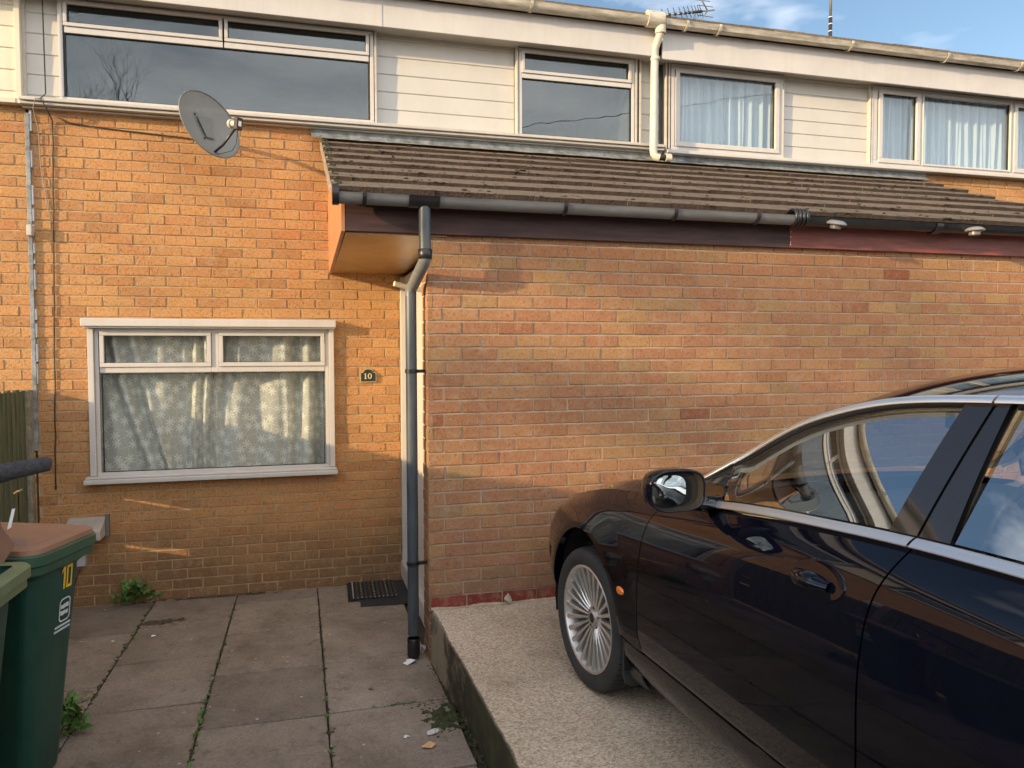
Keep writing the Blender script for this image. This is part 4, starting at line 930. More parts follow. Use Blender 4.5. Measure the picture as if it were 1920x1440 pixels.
def weed(x, y, z, h, n, seed, label, spread=.05, lobes=True):
    rg = random.Random(seed); t = thing('weed', label, 'weed', (x, y, z)); lv = MB(); st = MB()
    for i in range(n):
        a = rg.uniform(0, 2*PI); el = rg.uniform(.25, 1.3); ln = h*rg.uniform(.5, 1.0); d = Vector((math.cos(a)*math.cos(el), math.sin(a)*math.cos(el), math.sin(el)))
        b = Vector((x+rg.uniform(-spread, spread), y+rg.uniform(-spread, spread)*.5, z)); tip = b+d*ln; mid = b+d*ln*.5+Vector((0, 0, ln*.1))
        st.tube([tuple(b), tuple(mid), tuple(tip)], [.0018, .0014, .0008], 5)
        for q in range(3):
            c0 = mid.lerp(tip, q/2.0); L_ = h*rg.uniform(.34, .52); dd = (d+Vector((rg.uniform(-.8, .8), rg.uniform(-.8, .8), rg.uniform(-.5, .4)))).normalized(); sd_ = dd.cross(Vector((0, 0, 1))).normalized()*L_*.38; up = sd_.cross(dd).normalized()*.15*L_
            vs = [c0, c0+dd*L_*.25+sd_*.8-up, c0+dd*L_*.4+sd_*.45, c0+dd*L_*.6+sd_-up, c0+dd*L_*.75+sd_*.4, c0+dd*L_, c0+dd*L_*.75-sd_*.4, c0+dd*L_*.6-sd_-up, c0+dd*L_*.4-sd_*.45, c0+dd*L_*.25-sd_*.8-up]
            m_ = c0+dd*L_*.5+up
            lv.cur = rg.random(); lv.add([tuple(m_)]+[tuple(p) for p in vs], [(0, k+1, (k+1) % 10+1) for k in range(10)])
    lv.build('leaves', 'grass', t, fixn=False); st.build('stems', 'grass', t)
weed(-1.27, -.07, 0, .17, 15, 1, 'green nettle-like weed growing at the foot of the wall under the window', .05)
weed(-1.36, -.09, 0, .09, 12, 5, 'low dark green weed beside the taller one at the wall foot', .05)
weed(-1.17, -2.36, gz(-2.4), .16, 30, 2, 'bright green weed clump at the bottom left beside the bin', .07)
rg = random.Random(9); mb = MB()
for (xx, y0, y1, n) in ((-.512, -.6, -3.2, 48), (-1.12, -.2, -1.7, 9), (.112, -1.9, -3.2, 16), (.45, -2.47, -2.50, 14)):
    for i in range(n):
        t = rg.random(); y = y0+(y1-y0)*(t if n < 40 else .25+.75*rg.choice((.15, .3, .42, .5, .52, .6, .62, .7, .85))+rg.gauss(0, .05)); x = xx+rg.gauss(0, .008 if n != 14 else .07); z = gz(y)
        for q in range(4):
            a = rg.uniform(0, 2*PI); l_ = rg.uniform(.005, .011)+.017*rg.random()**3; d = Vector((math.cos(a), math.sin(a), rg.uniform(.2, .9)))*l_; s_ = Vector((-d.y, d.x, 0))*.35
            b = Vector((x, y, z)); mb.cur = rg.random(); mb.add([tuple(b), tuple(b+d*.6+s_), tuple(b+d), tuple(b+d*.6-s_)], [(0, 1, 2, 3)])
stuff(mb.build('joint_weeds', 'grass', fixn=False), 'tiny green weeds sprouting along the paving joints', 'weeds')

# ================================================================== FENCE
MT['fence'] = simple('weathered_fence', (.105, .115, .06), .9, var=.35, scale=3, stretch=(12, 12, .8), bump=.4, bscale=60, col2=(.045, .055, .03))
MT['post'] = simple('lichen_post', (.24, .22, .16), .95, var=.25, scale=14, bump=.6, bscale=50)
fe = thing('fence', 'green weathered closeboard timber fence along the left boundary', 'fence', (-1.98, 0, 0))
rg = random.Random(4); y = -.015
fpost_y = [-.06, -1.95, -3.8, -5.65, -7.5, -9.35]
i = 0
while y > -9.3:
    if True:
        w_ = .105; t_ = (1.665 if y > -1.93 else 1.86)+rg.uniform(-.012, .008)  # unseen panels towards the viewer made taller to lift their shadow edge
        mb = MB(); a = y; b = y-w_; zb_ = gz(y)+.03; k1 = rg.uniform(-.002, .002)
        segs_ = [(zb_, .565), (.615, .935), (.952, t_)] if -.28 < y < -.18 else [(zb_, t_)]  # gaps added in one board to let sun patches onto the wall
        if i == 0: allb = MB()
        for (zb_, t_) in segs_[:-1]:
            allb.cur = .4; allb.box(-1.975, -1.962, b, a, zb_, t_)
        zb_, t_ = segs_[-1]
        vs = [(-1.968, a, zb_), (-1.956+k1, b, zb_), (-1.956+k1, b, t_), (-1.968, a, t_+rg.uniform(-.006, .006)), (-1.978, a, zb_), (-1.978, b, zb_), (-1.978, b, t_), (-1.978, a, t_)]
        mb.add(vs, [(0, 1, 2, 3), (7, 6, 5, 4), (0, 4, 5, 1), (1, 5, 6, 2), (2, 6, 7, 3), (3, 7, 4, 0)])
        allb.cur = rg.random(); allb.add(mb.v, mb.f)
        i += 1
    y -= .088
allb.build('boards', 'fence', fe)
for z in (.35, 1.0, 1.5): MB().box(-2.03, -1.982, -9.3, -.30, z, z+.06).build('rail', 'fence', fe)
for p in fpost_y:
    o = MB().box(-2.03 if p < -1 else -1.99, -1.945 if p < -1 else -1.93, p-.045, p+.045, -.05, 1.66 if p > -1 else 1.85).build('post', 'post', fe, bevel=.01)

# ================================================================== WHEELIE BINS
MT['bin_green'] = simple('bin_green', (.010, .055, .040), .38, var=.18, scale=2.5, bump=.08, bscale=300)
MT['bin_rim'] = simple('bin_rim_green', (.028, .075, .045), .42, var=.15, scale=5)
MT['bin_rim2'] = simple('faded_rim_green', (.13, .17, .09), .5, var=.15, scale=5)
MT['bin_lid'] = simple('brown_lid', (.25, .135, .085), .5, var=.14, scale=3)
streaks(MT['bin_green'], .5, (9, 9, 1.2), (.05, .075, .06)); streaks(MT['bin_lid'], .5, (5, 5, 5), (.20, .14, .10)); streaks(MT['pipe_gr'], .5, (9, 9, .6), (.16, .16, .15)); streaks(MT['soffit'], .3, (2, 6, 2), (.10, .05, .02))
def bin_(loc, rz, label, lidm, rimm, open_lid=False):
    # local: +x is the front (handle side is -x), y along the width; origin at the ground under the rim centre
    t = thing('wheelie_bin', label, 'bin', loc, rz, world=False)
    H = 1.112-loc[2]
    W, Dp = .205, .27
    mb = MB(); rows = []
    for (z, sx, sy, cx) in ((.02, .68, .58, -.02), (.06, .70, .61, -.02), (.5, .80, .74, -.01), (H-.16, .90, .86, 0), (H-.12, .91, .87, 0), (H-.10, .98, .98, 0), (H, 1.0, 1.0, 0)):
        ring = []
        for (qx, qy) in ((1, -1), (1, 1), (-1, 1), (-1, -1)):
            for k in range(5):
                a = {(1, -1): -PI/2, (1, 1): 0, (-1, 1): PI/2, (-1, -1): PI}[(qx, qy)]+k*PI/8; r_c = .05
                ring.append((cx+qx*(Dp*sx-r_c)+r_c*math.cos(a), qy*(W*sy-r_c)+r_c*math.sin(a), z))
        rows.append(ring+[ring[0]])
    mb.grid(rows); mb.add([p for p in rows[0][:-1]], [tuple(range(20))])
    mb.build('body', 'bin_green', t, smooth=True, autos=35)
    def ringband(z0, z1, o_, nm, mt_, parent=t):
        q = MB(); rr = []
        for (z, e) in ((z0, o_-.008), (z0, o_), (z1-.006, o_), (z1, o_-.006), (z1, -.02)):
            ring = []
            for (qx, qy) in ((1, -1), (1, 1), (-1, 1), (-1, -1)):
                for k in range(5):
                    a = {(1, -1): -PI/2, (1, 1): 0, (-1, 1): PI/2, (-1, -1): PI}[(qx, qy)]+k*PI/8; r_c = .04+e
                    ring.append((qx*(Dp-.04)+r_c*math.cos(a), qy*(W-.04)+r_c*math.sin(a), z))
            rr.append(ring+[ring[0]])
        q.grid(rr); return q.build(nm, mt_, parent, smooth=True, autos=35)
    rim = ringband(H-.045, H, .040, 'rim', rimm); ringband(H-.085, H-.047, .026, 'rim_lip', rimm, rim)
    # lid: shallow domed with stepped edge
    if not open_lid:
        rows = []
        for (z, e) in ((H+.001, .028), (H+.022, .026), (H+.026, .018), (H+.030, -.03), (H+.045, -.045), (H+.052, -.07), (H+.058, -.14)):
            ring = []
            for (qx, qy) in ((1, -1), (1, 1), (-1, 1), (-1, -1)):
                for k in range(5):
                    a = {(1, -1): -PI/2, (1, 1): 0, (-1, 1): PI/2, (-1, -1): PI}[(qx, qy)]+k*PI/8; r_c = .04+max(e, -.03)
                    ex = min(0, e+.03)
                    ring.append((qx*(Dp-.04+ex)+r_c*math.cos(a), qy*(W-.04+ex)+r_c*math.sin(a), z+(.012 if qx < 0 else 0)))
            rows.append(ring+[ring[0]])
        mb = MB().grid(rows); mb.add(rows[-1][:-1], [tuple(range(20))]); lid = mb.build('lid', lidm, t, smooth=True, autos=30)
    for s_ in (-1, 1):
        mb = MB().lathe([(0, -.02), (.085, -.02), (.10, -.012), (.10, .012), (.085, .02), (0, .02)], (-Dp+.07, s_*(W-.06), .10), 'y', 24); mb.build('wheel', 'black_pl', t, smooth=True, autos=40)
    MB().tube([(-Dp-.05, -.2, H-.06), (-Dp-.05, .2, H-.06)], .014, 10).build('handle', rimm, t, smooth=True)
    return t, H, W, Dp
# centre so that the front face runs between the measured corners
def place_bin(far, near, zrim, Dp=.34):
    fx, fy = far; nx2, ny2 = near; tx, ty = fx-nx2, fy-ny2; l_ = math.hypot(tx, ty); tx, ty = tx/l_, ty/l_; nxn, nyn = ty, -tx     # outward normal (+X-ish)
    cx, cy = (fx+nx2)/2-nxn*(Dp+.03), (fy+ny2)/2-nyn*(Dp+.03); return (cx, cy, gz(cy)), math.atan2(nyn, nxn)
loc, rz = place_bin((-.905, -2.60), (-1.035, -3.05), 1.085, .27)
b1, bH, bW, bD = bin_(loc, rz, 'dark green wheelie bin with a brown lid and a yellow number 10 sticker', 'bin_lid', 'bin_rim')
# sticker and council logo on the front (+x) face; the face tapers, so lean the marks with it
lean = math.atan2(.34*(.955-.84), (bH-.16-.5))
def facex(z): return .27*(.80+(.90-.80)*(z-.5)/(bH-.16-.5))-.01*(1-(z-.5)/(bH-.16-.5))
def mark(name, mat, pts_list, parent, y0, z0, thick=.0012):
    mb = MB()
    for poly in pts_list:
        n = len(poly); lo = [(facex(z0+z)+.0015, y0+y, z0+z) for y, z in poly]; hi = [(p[0]+thick, p[1], p[2]) for p in lo]
        mb.add(lo+hi, [tuple(range(n, 2*n))]+[(i, (i+1) % n, (i+1) % n+n, i+n) for i in range(n)])
    return mb.build(name, mat, parent)
def rect(y0, y1, z0, z1): return [(y0, z0), (y1, z0), (y1, z1), (y0, z1)]
zs = bH-.165; ys = .062
mark('number_sticker', 'yellow', [rect(-.032, -.020, -.05, .05), [(-.045, .02), (-.032, .035), (-.032, .05), (-.045, .035)], rect(-.010, .000, -.05, .05), rect(.020, .030, -.05, .05), rect(.0005, .0195, .038, .05), rect(.0005, .0195, -.05, -.038)], b1, ys+.01, zs)
def rrect(w_, h, r, n=5):
    p = []
    for (sx, sy, a0) in ((1, -1, -PI/2), (1, 1, 0), (-1, 1, PI/2), (-1, -1, PI)):
        for k in range(n+1): a = a0+PI/2*k/n; p.append((sx*(w_-r)+r*math.cos(a), sy*(h-r)+r*math.sin(a)))
    return p
MT['logo'] = simple('logo_white', (.60, .66, .68), .5)
def ringmark(name, o_, i_, parent, y0, z0):
    mb = MB(); n = len(o_); P_ = lambda q, d: (facex(z0+q[1])+.002+d, y0+q[0], z0+q[1])
    mb.add([P_(q, .001) for q in o_]+[P_(q, .001) for q in i_], [(k, (k+1) % n, (k+1) % n+n, k+n) for k in range(n)]); return mb.build(name, 'logo', parent)
zl = zs-.145; yl = ys-.0
ringmark('council_logo', rrect(.040, .052, .022), rrect(.034, .046, .017), b1, yl, zl)
words = []
rg = random.Random(3)
for zc, h, y0, y1, wv in ((.016, .012, -.028, .030, .006), (-.014, .012, -.030, .026, .006)):
    y = y0
    while y < y1: wl = wv*rg.uniform(.7, 1.3); words.append(rect(y, min(y+wl, y1), zc-h*rg.uniform(.5, .9), zc+h*rg.uniform(.5, .9))); y += wl+.0022
mark('logo_lettering', 'logo', words, b1, yl, zl)
for zc, h, y0, y1, wv in ((-.068, .0045, -.062, .050, .006), (-.086, .0045, -.066, .050, .006)):
    y = y0; words = []
    while y < y1: wl = wv*rg.uniform(.7, 1.3); words.append(rect(y, min(y+wl, y1), zc-h, zc+h)); y += wl+.002
    mark('logo_caption', 'logo', words, b1, yl, zl)
loc2, rz2 = place_bin((-1.025, -3.11), (-1.045, -3.58), 1.085, .27)
b2_, h2, _, _ = bin_(loc2, rz2, 'dark green wheelie bin at the left edge with a faded rim, open and full', 'bin_rim2', 'bin_rim2', open_lid=True)
MB().box(-.22, .22, -.17, .17, h2-.10, h2-.09).build('rubbish', simple('rubbish_bag', (.02, .02, .02), .4, bump=.6, bscale=12), b2_)
# dark grey rolled fabric and cardboard sticking out of the second bin
mR, Nr, Lr, Br = newmat('grey_fleece'); tcr = Nr.new('ShaderNodeTexCoord'); nr = noise_node(Nr, Lr, tcr.outputs['Object'], 60, 6, .8)
rr_ = ramp(Nr, [(.3, (.035, .035, .04)), (.7, (.10, .10, .11))]); Lr.new(nr.outputs['Fac'], rr_.inputs['Fac']); Lr.new(rr_.outputs['Color'], Br.inputs['Base Color']); Br.inputs['Roughness'].default_value = 1
bb = Nr.new('ShaderNodeBump'); bb.inputs['Strength'].default_value = 1; bb.inputs['Distance'].default_value = .02; Lr.new(nr.outputs['Fac'], bb.inputs['Height']); Lr.new(bb.outputs['Normal'], Br.inputs['Normal'])
MT['fleece'] = mR
rl = thing('fabric_roll', 'dark grey rolled fabric poking out over the bins at the left edge', 'fabric roll', (-1.3, -2.6, 1.4))
KS = lambda p: tuple(c+(q-c)*.871 for q, c in zip(p, (0, -6.5015, CAMZ)))
pts = []; rad = []
for i in range(15):
    t = i/14; pts.append((-1.135-.62*t, -2.59-.05*t, 1.428-.115*t-.05*t*t)); rad.append((.006, .022, .033, .040, .043)[i] if i < 5 else .044+.003*math.sin(i))
pts[0] = (-1.098, -2.588, 1.430); pts[1] = (-1.103, -2.588, 1.430); pts[2] = (-1.112, -2.588, 1.4295)
MB().tube([KS(p) for p in pts], [r*.871 for r in rad], 16).build('roll', 'fleece', rl, smooth=True)
cbx = thing('cardboard_box', 'torn brown cardboard flap leaning out of the bin at the left edge', 'cardboard', (-1.175, -3.10, 1.12))
mb = MB(); P_ = [(-1.52, 1.30), (-1.375, 1.262), (-1.315, 1.205), (-1.30, 1.15), (-1.255, 1.075), (-1.262, 1.05), (-1.335, .93), (-1.52, .90)]
P_ = [(x*.871, CAMZ+(z-CAMZ)*.871) for x, z in P_]; mb.prism(P_, -.006, .0); o = mb.build('flap', simple('cardboard', (.19, .10, .065), .85, var=.15, scale=4), cbx, off=(0, 0, 0)); o.location = (1.175, 0, -1.12)
cbx.rotation_euler = (0, 0, R(0))
mb = MB(); mb.prism([(x*.871, CAMZ+(z-CAMZ)*.871) for x, z in [(-1.42, 1.0), (-1.338, 1.02), (-1.326, 1.07), (-1.336, 1.12), (-1.42, 1.13)]], -.0085, -.0065); o = mb.build('printed_patch', simple('purple_print', (.06, .02, .22), .5), cbx, off=(0, 0, 0)); o.location = (1.175, 0, -1.12)
mb = MB(); mb.add([KS(p) for p in [(-1.294, -2.56, 1.13), (-1.278, -2.56, 1.14), (-1.262, -2.55, 1.225), (-1.275, -2.55, 1.223)]], [(0, 1, 2, 3)]); o = mb.build('plastic_strip', 'white', None, solid=.002); tag(o, 'white plastic strip sticking up between the brown lid and the cardboard', 'plastic strip')

# ================================================================== CAR  (local: +y forward, +x right, origin on the ground under the front axle)
mP, Np, Lp, Bp = newmat('navy_paint')
Bp.inputs['Base Color'].default_value = (.0011, .0015, .0050, 1); Bp.inputs['Metallic'].default_value = 0; Bp.inputs['Specular IOR Level'].default_value = 0; Bp.inputs['Roughness'].default_value = .5; Bp.inputs['Coat Weight'].default_value = 1; Bp.inputs['Coat Roughness'].default_value = .015; Bp.inputs['Coat IOR'].default_value = 1.5
tcp = Np.new('ShaderNodeTexCoord'); npn = noise_node(Np, Lp, tcp.outputs['Object'], 3.5, 9, .75); rpp = Np.new('ShaderNodeMapRange'); rpp.inputs['From Min'].default_value = .4; rpp.inputs['From Max'].default_value = .75; rpp.inputs['To Min'].default_value = .012; rpp.inputs['To Max'].default_value = .09; Lp.new(npn.outputs['Fac'], rpp.inputs['Value']); Lp.new(rpp.outputs[0], Bp.inputs['Coat Roughness'])
MT['paint'] = mP
MT['gloss_black'] = simple('gloss_black_trim', (.008, .008, .010), .08, var=0, coat=1)
MT['rubber'] = simple('tyre_rubber', (.032, .032, .033), .75, var=.2, scale=8, bump=.15, bscale=60)
MT['chrome'] = simple('satin_chrome', (.93, .95, .98), .36, metal=1, var=0)
MT['alloy'] = simple('silver_alloy', (.66, .65, .63), .36, metal=.85, var=.08, scale=20)
MT['disc'] = simple('brake_disc', (.16, .14, .13), .45, metal=.8, var=.2)
MT['amber'] = simple('amber_lens', (.85, .20, .01), .12, var=.05, coat=1)
MT['seat'] = simple('cream_leather', (.48, .46, .40), .55, var=.05)
MT['dash'] = simple('dash_plastic', (.03, .03, .033), .6)
MT['underbody'] = simple('underbody', (.006, .006, .006), .9)
car = thing('saloon_car', 'dark navy saloon car parked nose-in on the raised slab against the extension wall', 'car', (2.149, -3.175, .37), R(2.2), world=False)
AW, WR, TW = 2.91, .327, .235
# --- side profile tables (u = distance behind the front axle)
WB = [(-.93, .60), (-.85, .645), (-.7, .715), (-.5, .80), (-.3, .855), (0, .925), (.3, .962), (.56, .985), (.873, 1.014), (1.1, 1.040), (1.36, 1.062), (1.765, 1.088), (2.06, 1.096), (2.6, 1.095), (3.1, 1.075), (3.6, 1.04), (3.9, .98), (4.02, .90)]
AA = [(-.93, .30), (-.90, .52), (-.86, .655), (-.80, .735), (-.72, .795), (-.6, .845), (-.45, .878), (-.25, .897), (0, .905), (.5, .905), (1.7, .910), (2.9, .905), (3.4, .88), (3.75, .80), (3.92, .68), (4.0, .45), (4.02, .3)]
SP = [(0, .985), (.12, .996), (.30, 1.0), (.55, .998), (.70, .988), (.80, .972), (.87, .952), (.93, .922), (1.0, .873)]
def VS(u, w):
    """half width of the body side at height w"""
    wb = smoothtab(WB, u); A = smoothtab(AA, u)
    s_ = (w-.38)/(wb-.38)
    if s_ < 0: return A*(.985+.22*s_)
    fl = 0
    for c in (0, AW):
        rr = math.hypot(u-c, w-.34)
        if rr < .56: fl = max(fl, .016*(1-abs(rr-.43)/.13) if rr > .43 else .016)
    return A*smoothtab(SP, min(s_, 1))+max(0, fl)*(1-sm(.6, .9, s_))
def LP(u, v, w): return (-v, -u, w)
def arch_low(u, c=0, rad=.405):
    d = abs(u-c)
    return .34+math.sqrt(max(0, rad*rad-d*d)) if d < rad else None
def both(name, rows, mat, parent=car, smooth=True, autos=40, solid=0):
    out = []
    for sgn in (1, -1):
        rr = [[(x*sgn, y, z) for x, y, z in r] for r in rows]
        mb = MB().grid(rr, flip=(sgn < 0)); o = mb.build(name, mat, parent, smooth=smooth, autos=autos); out.append(o)
    return out
def panel_rows(uL, uR, wlo, whi, nu=26, nw=30, gap=.0034, nonuni=False):
    """grid with inward-turned edges"""
    rows = []
    for i in range(nu+1):
        t = i/nu
        if nonuni: t = (1-math.cos(PI*t))/2
        row = []
        for j in range(nw+1):
            q = j/nw
            wm = wlo(uL(.7)*(1-t)+uR(.7)*t); wt = whi(uL(.95)*(1-t)+uR(.95)*t); w_ = wm+(wt-wm)*q
            u = (uL(w_)+gap)*(1-t)+(uR(w_)-gap)*t
            row.append(LP(u, VS(u, w_), w_))
        rows.append(row)
    def inset(r, du, dv): return [(x+dv, y-du, z) for x, y, z in r]
    rows = [inset(rows[0], 0, .022)]+rows+[inset(rows[-1], 0, .022)]
    # fold the bottom edge in
    rows = [[(r[0][0]+.02, r[0][1], r[0][2]+.004), (r[0][0]+.002, r[0][1], r[0][2]-.002)]+r for r in rows]
    return rows
D1 = [(.36, .57), (.44, .545), (.6, .542), (.8, .552), (.88, .562), (.93, .580), (.97, .610), (1.0, .66), (1.03, .72)]
D2 = [(.38, 1.705), (.45, 1.722), (.53, 1.731), (.717, 1.730), (.855, 1.736), (.947, 1.746), (1.017, 1.764), (1.09, 1.787)]
D3 = [(.38, 2.46), (.5, 2.47), (.62, 2.50), (.75, 2.58), (.9, 2.72), (1.09, 2.80)]
fD1 = lambda w_: smoothtab(D1, w_); fD2 = lambda w_: smoothtab(D2, w_); fD3 = lambda w_: smoothtab(D3, w_)
wbf = lambda u: smoothtab(WB, u)
fd = both('front_door', panel_rows(fD1, fD2, lambda u: .383, lambda u: wbf(u)-.002, 40, 40), 'paint')
rd = both('rear_door', panel_rows(fD2, fD3, lambda u: .383, lambda u: wbf(u)-.002, 34, 40), 'paint')
# fender: from the bumper joint to the door, arch cut out
def fender_rows(u0, u1f, c, nm_rows=70):
    rows = []; us = []
    n = nm_rows
    for i in range(n+1):
        t = i/n; us.append(t)
    # place extra stations at the arch ends
    a, b = u0, None
    st = sorted(set([u0+(c-.405-u0)*t/8 for t in range(9)]+[c-.405*math.cos(PI*t/40) for t in range(41)]+[c+.405+(.20)*t/8 for t in range(9)]))
    return st
def fender(c, uA, uBf, name, flipend=False):
    """columns of constant 'nominal' u; the door-side edge follows uBf(w)"""
    nominalB = c+.555 if not flipend else None
    rows = []
    if not flipend:
        st = [uA+(c-.4051-uA)*t/8 for t in range(9)]+[c-.405*math.cos(PI*t/40) for t in range(41)]+[c+.4051+(fD1(.7)-c-.4051)*t/6 for t in range(7)]
        uend = fD1(.7)
    else:
        st = [fD3(.6)+(c-.4051-fD3(.6))*t/3 for t in range(4)]+[c-.405*math.cos(PI*t/40) for t in range(41)]+[c+.4051+(uBf-c-.4051)*t/8 for t in range(9)]
    for u in st:
        lo = arch_low(u, c)
        if lo is None or lo < .30: lo = (.345 if abs(u-c) < .4051 else (.383 if ((u > c) != flipend) else .30))
        if lo < .345 and abs(u-c) < .41: lo = .345
        if abs(u-c) >= .405 and not flipend and u > c: lo = .40-.02*min(1, (u-c-.405)/.1)
        hi = wbf(u)-.001; row = []
        for j in range(37):
            q = j/36; w_ = lo+(hi-lo)*q; uu = u
            if not flipend and u > c+.40: uu = u+(fD1(w_)-.0022-fD1(.7))*((u-c-.40)/(fD1(.7)-c-.40))
            if flipend and u < c-.40: uu = u+(fD3(w_)+.0022-fD3(.6))*max(0, min(1, (c-.40-u)/(c-.40-fD3(.6))))
            row.append(LP(uu, VS(uu, w_), w_))
        f_ = [(row[0][0]+.045, row[0][1], row[0][2]-.0), (row[0][0]+.004, row[0][1], row[0][2]-.003)]
        rows.append(f_+row)
    return both(name, rows, 'paint')
fn = fender(0, -.62, None, 'front_wing')
fr_ = fender(AW, 3.55, 3.55, 'rear_wing', True)
# front bumper / nose skin
rows = []
for i in range(25):
    u = -.622-(.308)*math.sin(PI/2*i/24)
    wb = wbf(u); lo = .20; row = []
    for j in range(25): w_ = lo+(wb-lo)*j/24; row.append(LP(u, VS(u, w_)*(1-.05*max(0, (.35-w_)/.15)), w_))
    rows.append([(row[0][0]+.06, row[0][1], row[0][2]+.01)]+row)
both('front_bumper', rows, 'paint')
rows = [[LP(-.93, v*.30, .20+.40*j/8+.03*(1-v*v)) for j in range(9)] for v in [k/8-1 for k in range(17)]]
MB().grid(rows).build('nose_panel', 'paint', car, smooth=True)
rows = []
for i in range(17):
    u = 3.552+.468*math.sin(PI/2*i/16); wb = wbf(u); row = []
    for j in range(21): w_ = .26+(wb-.26)*j/20; row.append(LP(u, VS(u, w_), w_))
    rows.append(row)
both('rear_bumper', rows, 'paint')
MB().grid([[LP(4.02, v*.28, .26+.62*j/8) for j in range(9)] for v in [k/8-1 for k in range(17)]]).build('tail_panel', 'paint', car, smooth=True)
# hood: from the wing top edge across to the centre
def hoodz(u, v):
    wb = wbf(u); A = smoothtab(AA, u)*.873; t = min(1, abs(v)/A); wc = smoothtab([(-.93, .62), (-.85, .715), (-.7, .80), (-.5, .872), (-.2, .945), (.1, .995), (.4, 1.035), (.68, 1.065)], u)
    z = wc+(wb-wc)*t**2.6
    fl = math.exp(-((t-.80)/.09)**2)*.012*sm(-.85, -.5, u)   # wing crown flute
    return z+fl
rows = []
for i in range(41):
    u = -.925+(.62+.925)*(i/40)**.8; A = smoothtab(AA, u)*.873; row = []
    for j in range(49):
        v = A*(1-2*j/48); uu = u+(.06*(1-(v/A)**2) if u > .3 else 0)*(u-.3)/.32; row.append(LP(uu, v, hoodz(u, v)))
    rows.append(row)
MB().grid(rows).build('bonnet', 'paint', car, smooth=True)
# cowl between bonnet and windscreen
rows = []
for i in range(6):
    u = .615+.16*i/5; row = []
    for j in range(25):
        v = .785*(1-2*j/24); row.append(LP(u+.05*(1-(v/.785)**2)*(1-i/5), v, (1.005+.055*(1-(v/.785)**2))-.02*math.sin(PI*i/5)))
    rows.append(row)
MB().grid(rows).build('scuttle', 'black_pl', car, smooth=True)
# --- greenhouse
TE = [(0, .66, .775, 1.04), (.06, .79, .750, 1.104), (.14, .935, .682, 1.200), (.24, 1.153, .630, 1.325), (.33, 1.356, .602, 1.393), (.41, 1.54, .585, 1.428), (.52, 1.81, .573, 1.446), (.62, 2.1, .572, 1.448), (.72, 2.5, .590, 1.415), (.82, 2.9, .63, 1.31), (.92, 3.25, .69, 1.17), (1, 3.48, .73, 1.08)]
TC = [(0, .63, 0, 1.06), (.06, .72, 0, 1.12), (.14, .87, 0, 1.235), (.24, 1.05, 0, 1.345), (.33, 1.24, 0, 1.452), (.41, 1.46, 0, 1.507), (.52, 1.78, 0, 1.534), (.62, 2.1, 0, 1.537), (.72, 2.5, 0, 1.508), (.82, 2.88, 0, 1.39), (.92, 3.25, 0, 1.24), (1, 3.55, 0, 1.10)]
def TOP(a, b):
    e = smoothtab(TE, a); c = smoothtab(TC, a); k = 1-b
    return LP(c[0]+(e[0]-c[0])*k**2.2, e[1]*k, c[2]+(e[2]-c[2])*k**2.3)
def top_patch(name, a0, a1, b0, b1, mat, na=24, nb_=20, lift=0, parent=car):
    rows = []
    for i in range(na+1):
        a = a0+(a1-a0)*i/na; half = [TOP(a, b0+(b1-b0)*j/nb_) for j in range(nb_+1)]
        if b1 >= .999: row = half+[(-x, y, z) for x, y, z in half[::-1][1:]]
        else: row = half
        rows.append([(x, y, z+lift) for x, y, z in row])
    if b1 >= .999: return [MB().grid(rows).build(name, mat, parent, smooth=True)]
    return both(name, rows, mat, parent)
top_patch('roof', .335, .74, 0, 1, 'paint', 40, 24)
top_patch('windscreen_pillar', 0, .335, 0, .10, 'paint', 26, 5)
top_patch('windscreen', .02, .333, .102, 1, 'glass_car', 26, 22, lift=-.003)
top_patch('rear_pillar', .74, 1, 0, .14, 'paint', 16, 5)
top_patch('rear_screen', .742, .98, .142, 1, 'glass_car', 16, 16, lift=-.003)
# boot
rows = []
for i in range(15):
    u = 3.42+.6*i/14; wb = wbf(u); A = smoothtab(AA, u)*.873; rows.append([LP(u, A*(1-2*j/24), wb+.05*(1-(1-2*j/24)**2)*(1-i/14*.5)) for j in range(25)])
MB().grid(rows).build('boot_lid', 'paint', car, smooth=True)
# belt and window line curves, outer skin
def BEL(u): wb = wbf(u); return (u, VS(u, wb)-.004, wb+.004)
def TPL(u):
    # outer chrome line along the roof edge as a function of u
    lo, hi = 0.0, 1.0
    for _ in range(30):
        m_ = (lo+hi)/2
        if smoothtab(TE, m_)[0] < u: lo = m_
        else: hi = m_
    e = smoothtab(TE, (lo+hi)/2); return (e[0], e[1], e[2])
def ribbon(name, fn, us, h, mat, th=.006, parent=car, up=(0, 0, 1), out=.006):
    rows = []
    for u in us:
        p = Vector(LP(*fn(u))); o_ = Vector((-1, 0, 0)); upv = Vector(up)
        rows.append([tuple(p+o_*0), tuple(p+o_*out*1.0+upv*h*.06), tuple(p+o_*out*1.05+upv*h*.2), tuple(p+o_*out*.62+upv*h*.62), tuple(p+o_*out*.1+upv*h*.97), tuple(p-o_*.004+upv*h)])
    return both(name, rows, mat, parent, autos=60)
def fr_range(a, b, n): return [a+(b-a)*i/n for i in range(n+1)]
belt_us = fr_range(.80, 1.781, 40)
bfn = lambda u: (u, BEL(u)[1]+.001, BEL(u)[2]-.006)
ribbon('belt_chrome', bfn, belt_us, .022, 'chrome', out=.024)
ribbon('belt_chrome', bfn, fr_range(1.789, 2.80, 30), .022, 'chrome', out=.024)
tfn = lambda u: (TPL(u)[0], TPL(u)[1]+.010, TPL(u)[2]-.014)
ribbon('roof_chrome', tfn, fr_range(.70, 1.815, 60), .020, 'chrome', out=.012, up=(.25, 0, .97))
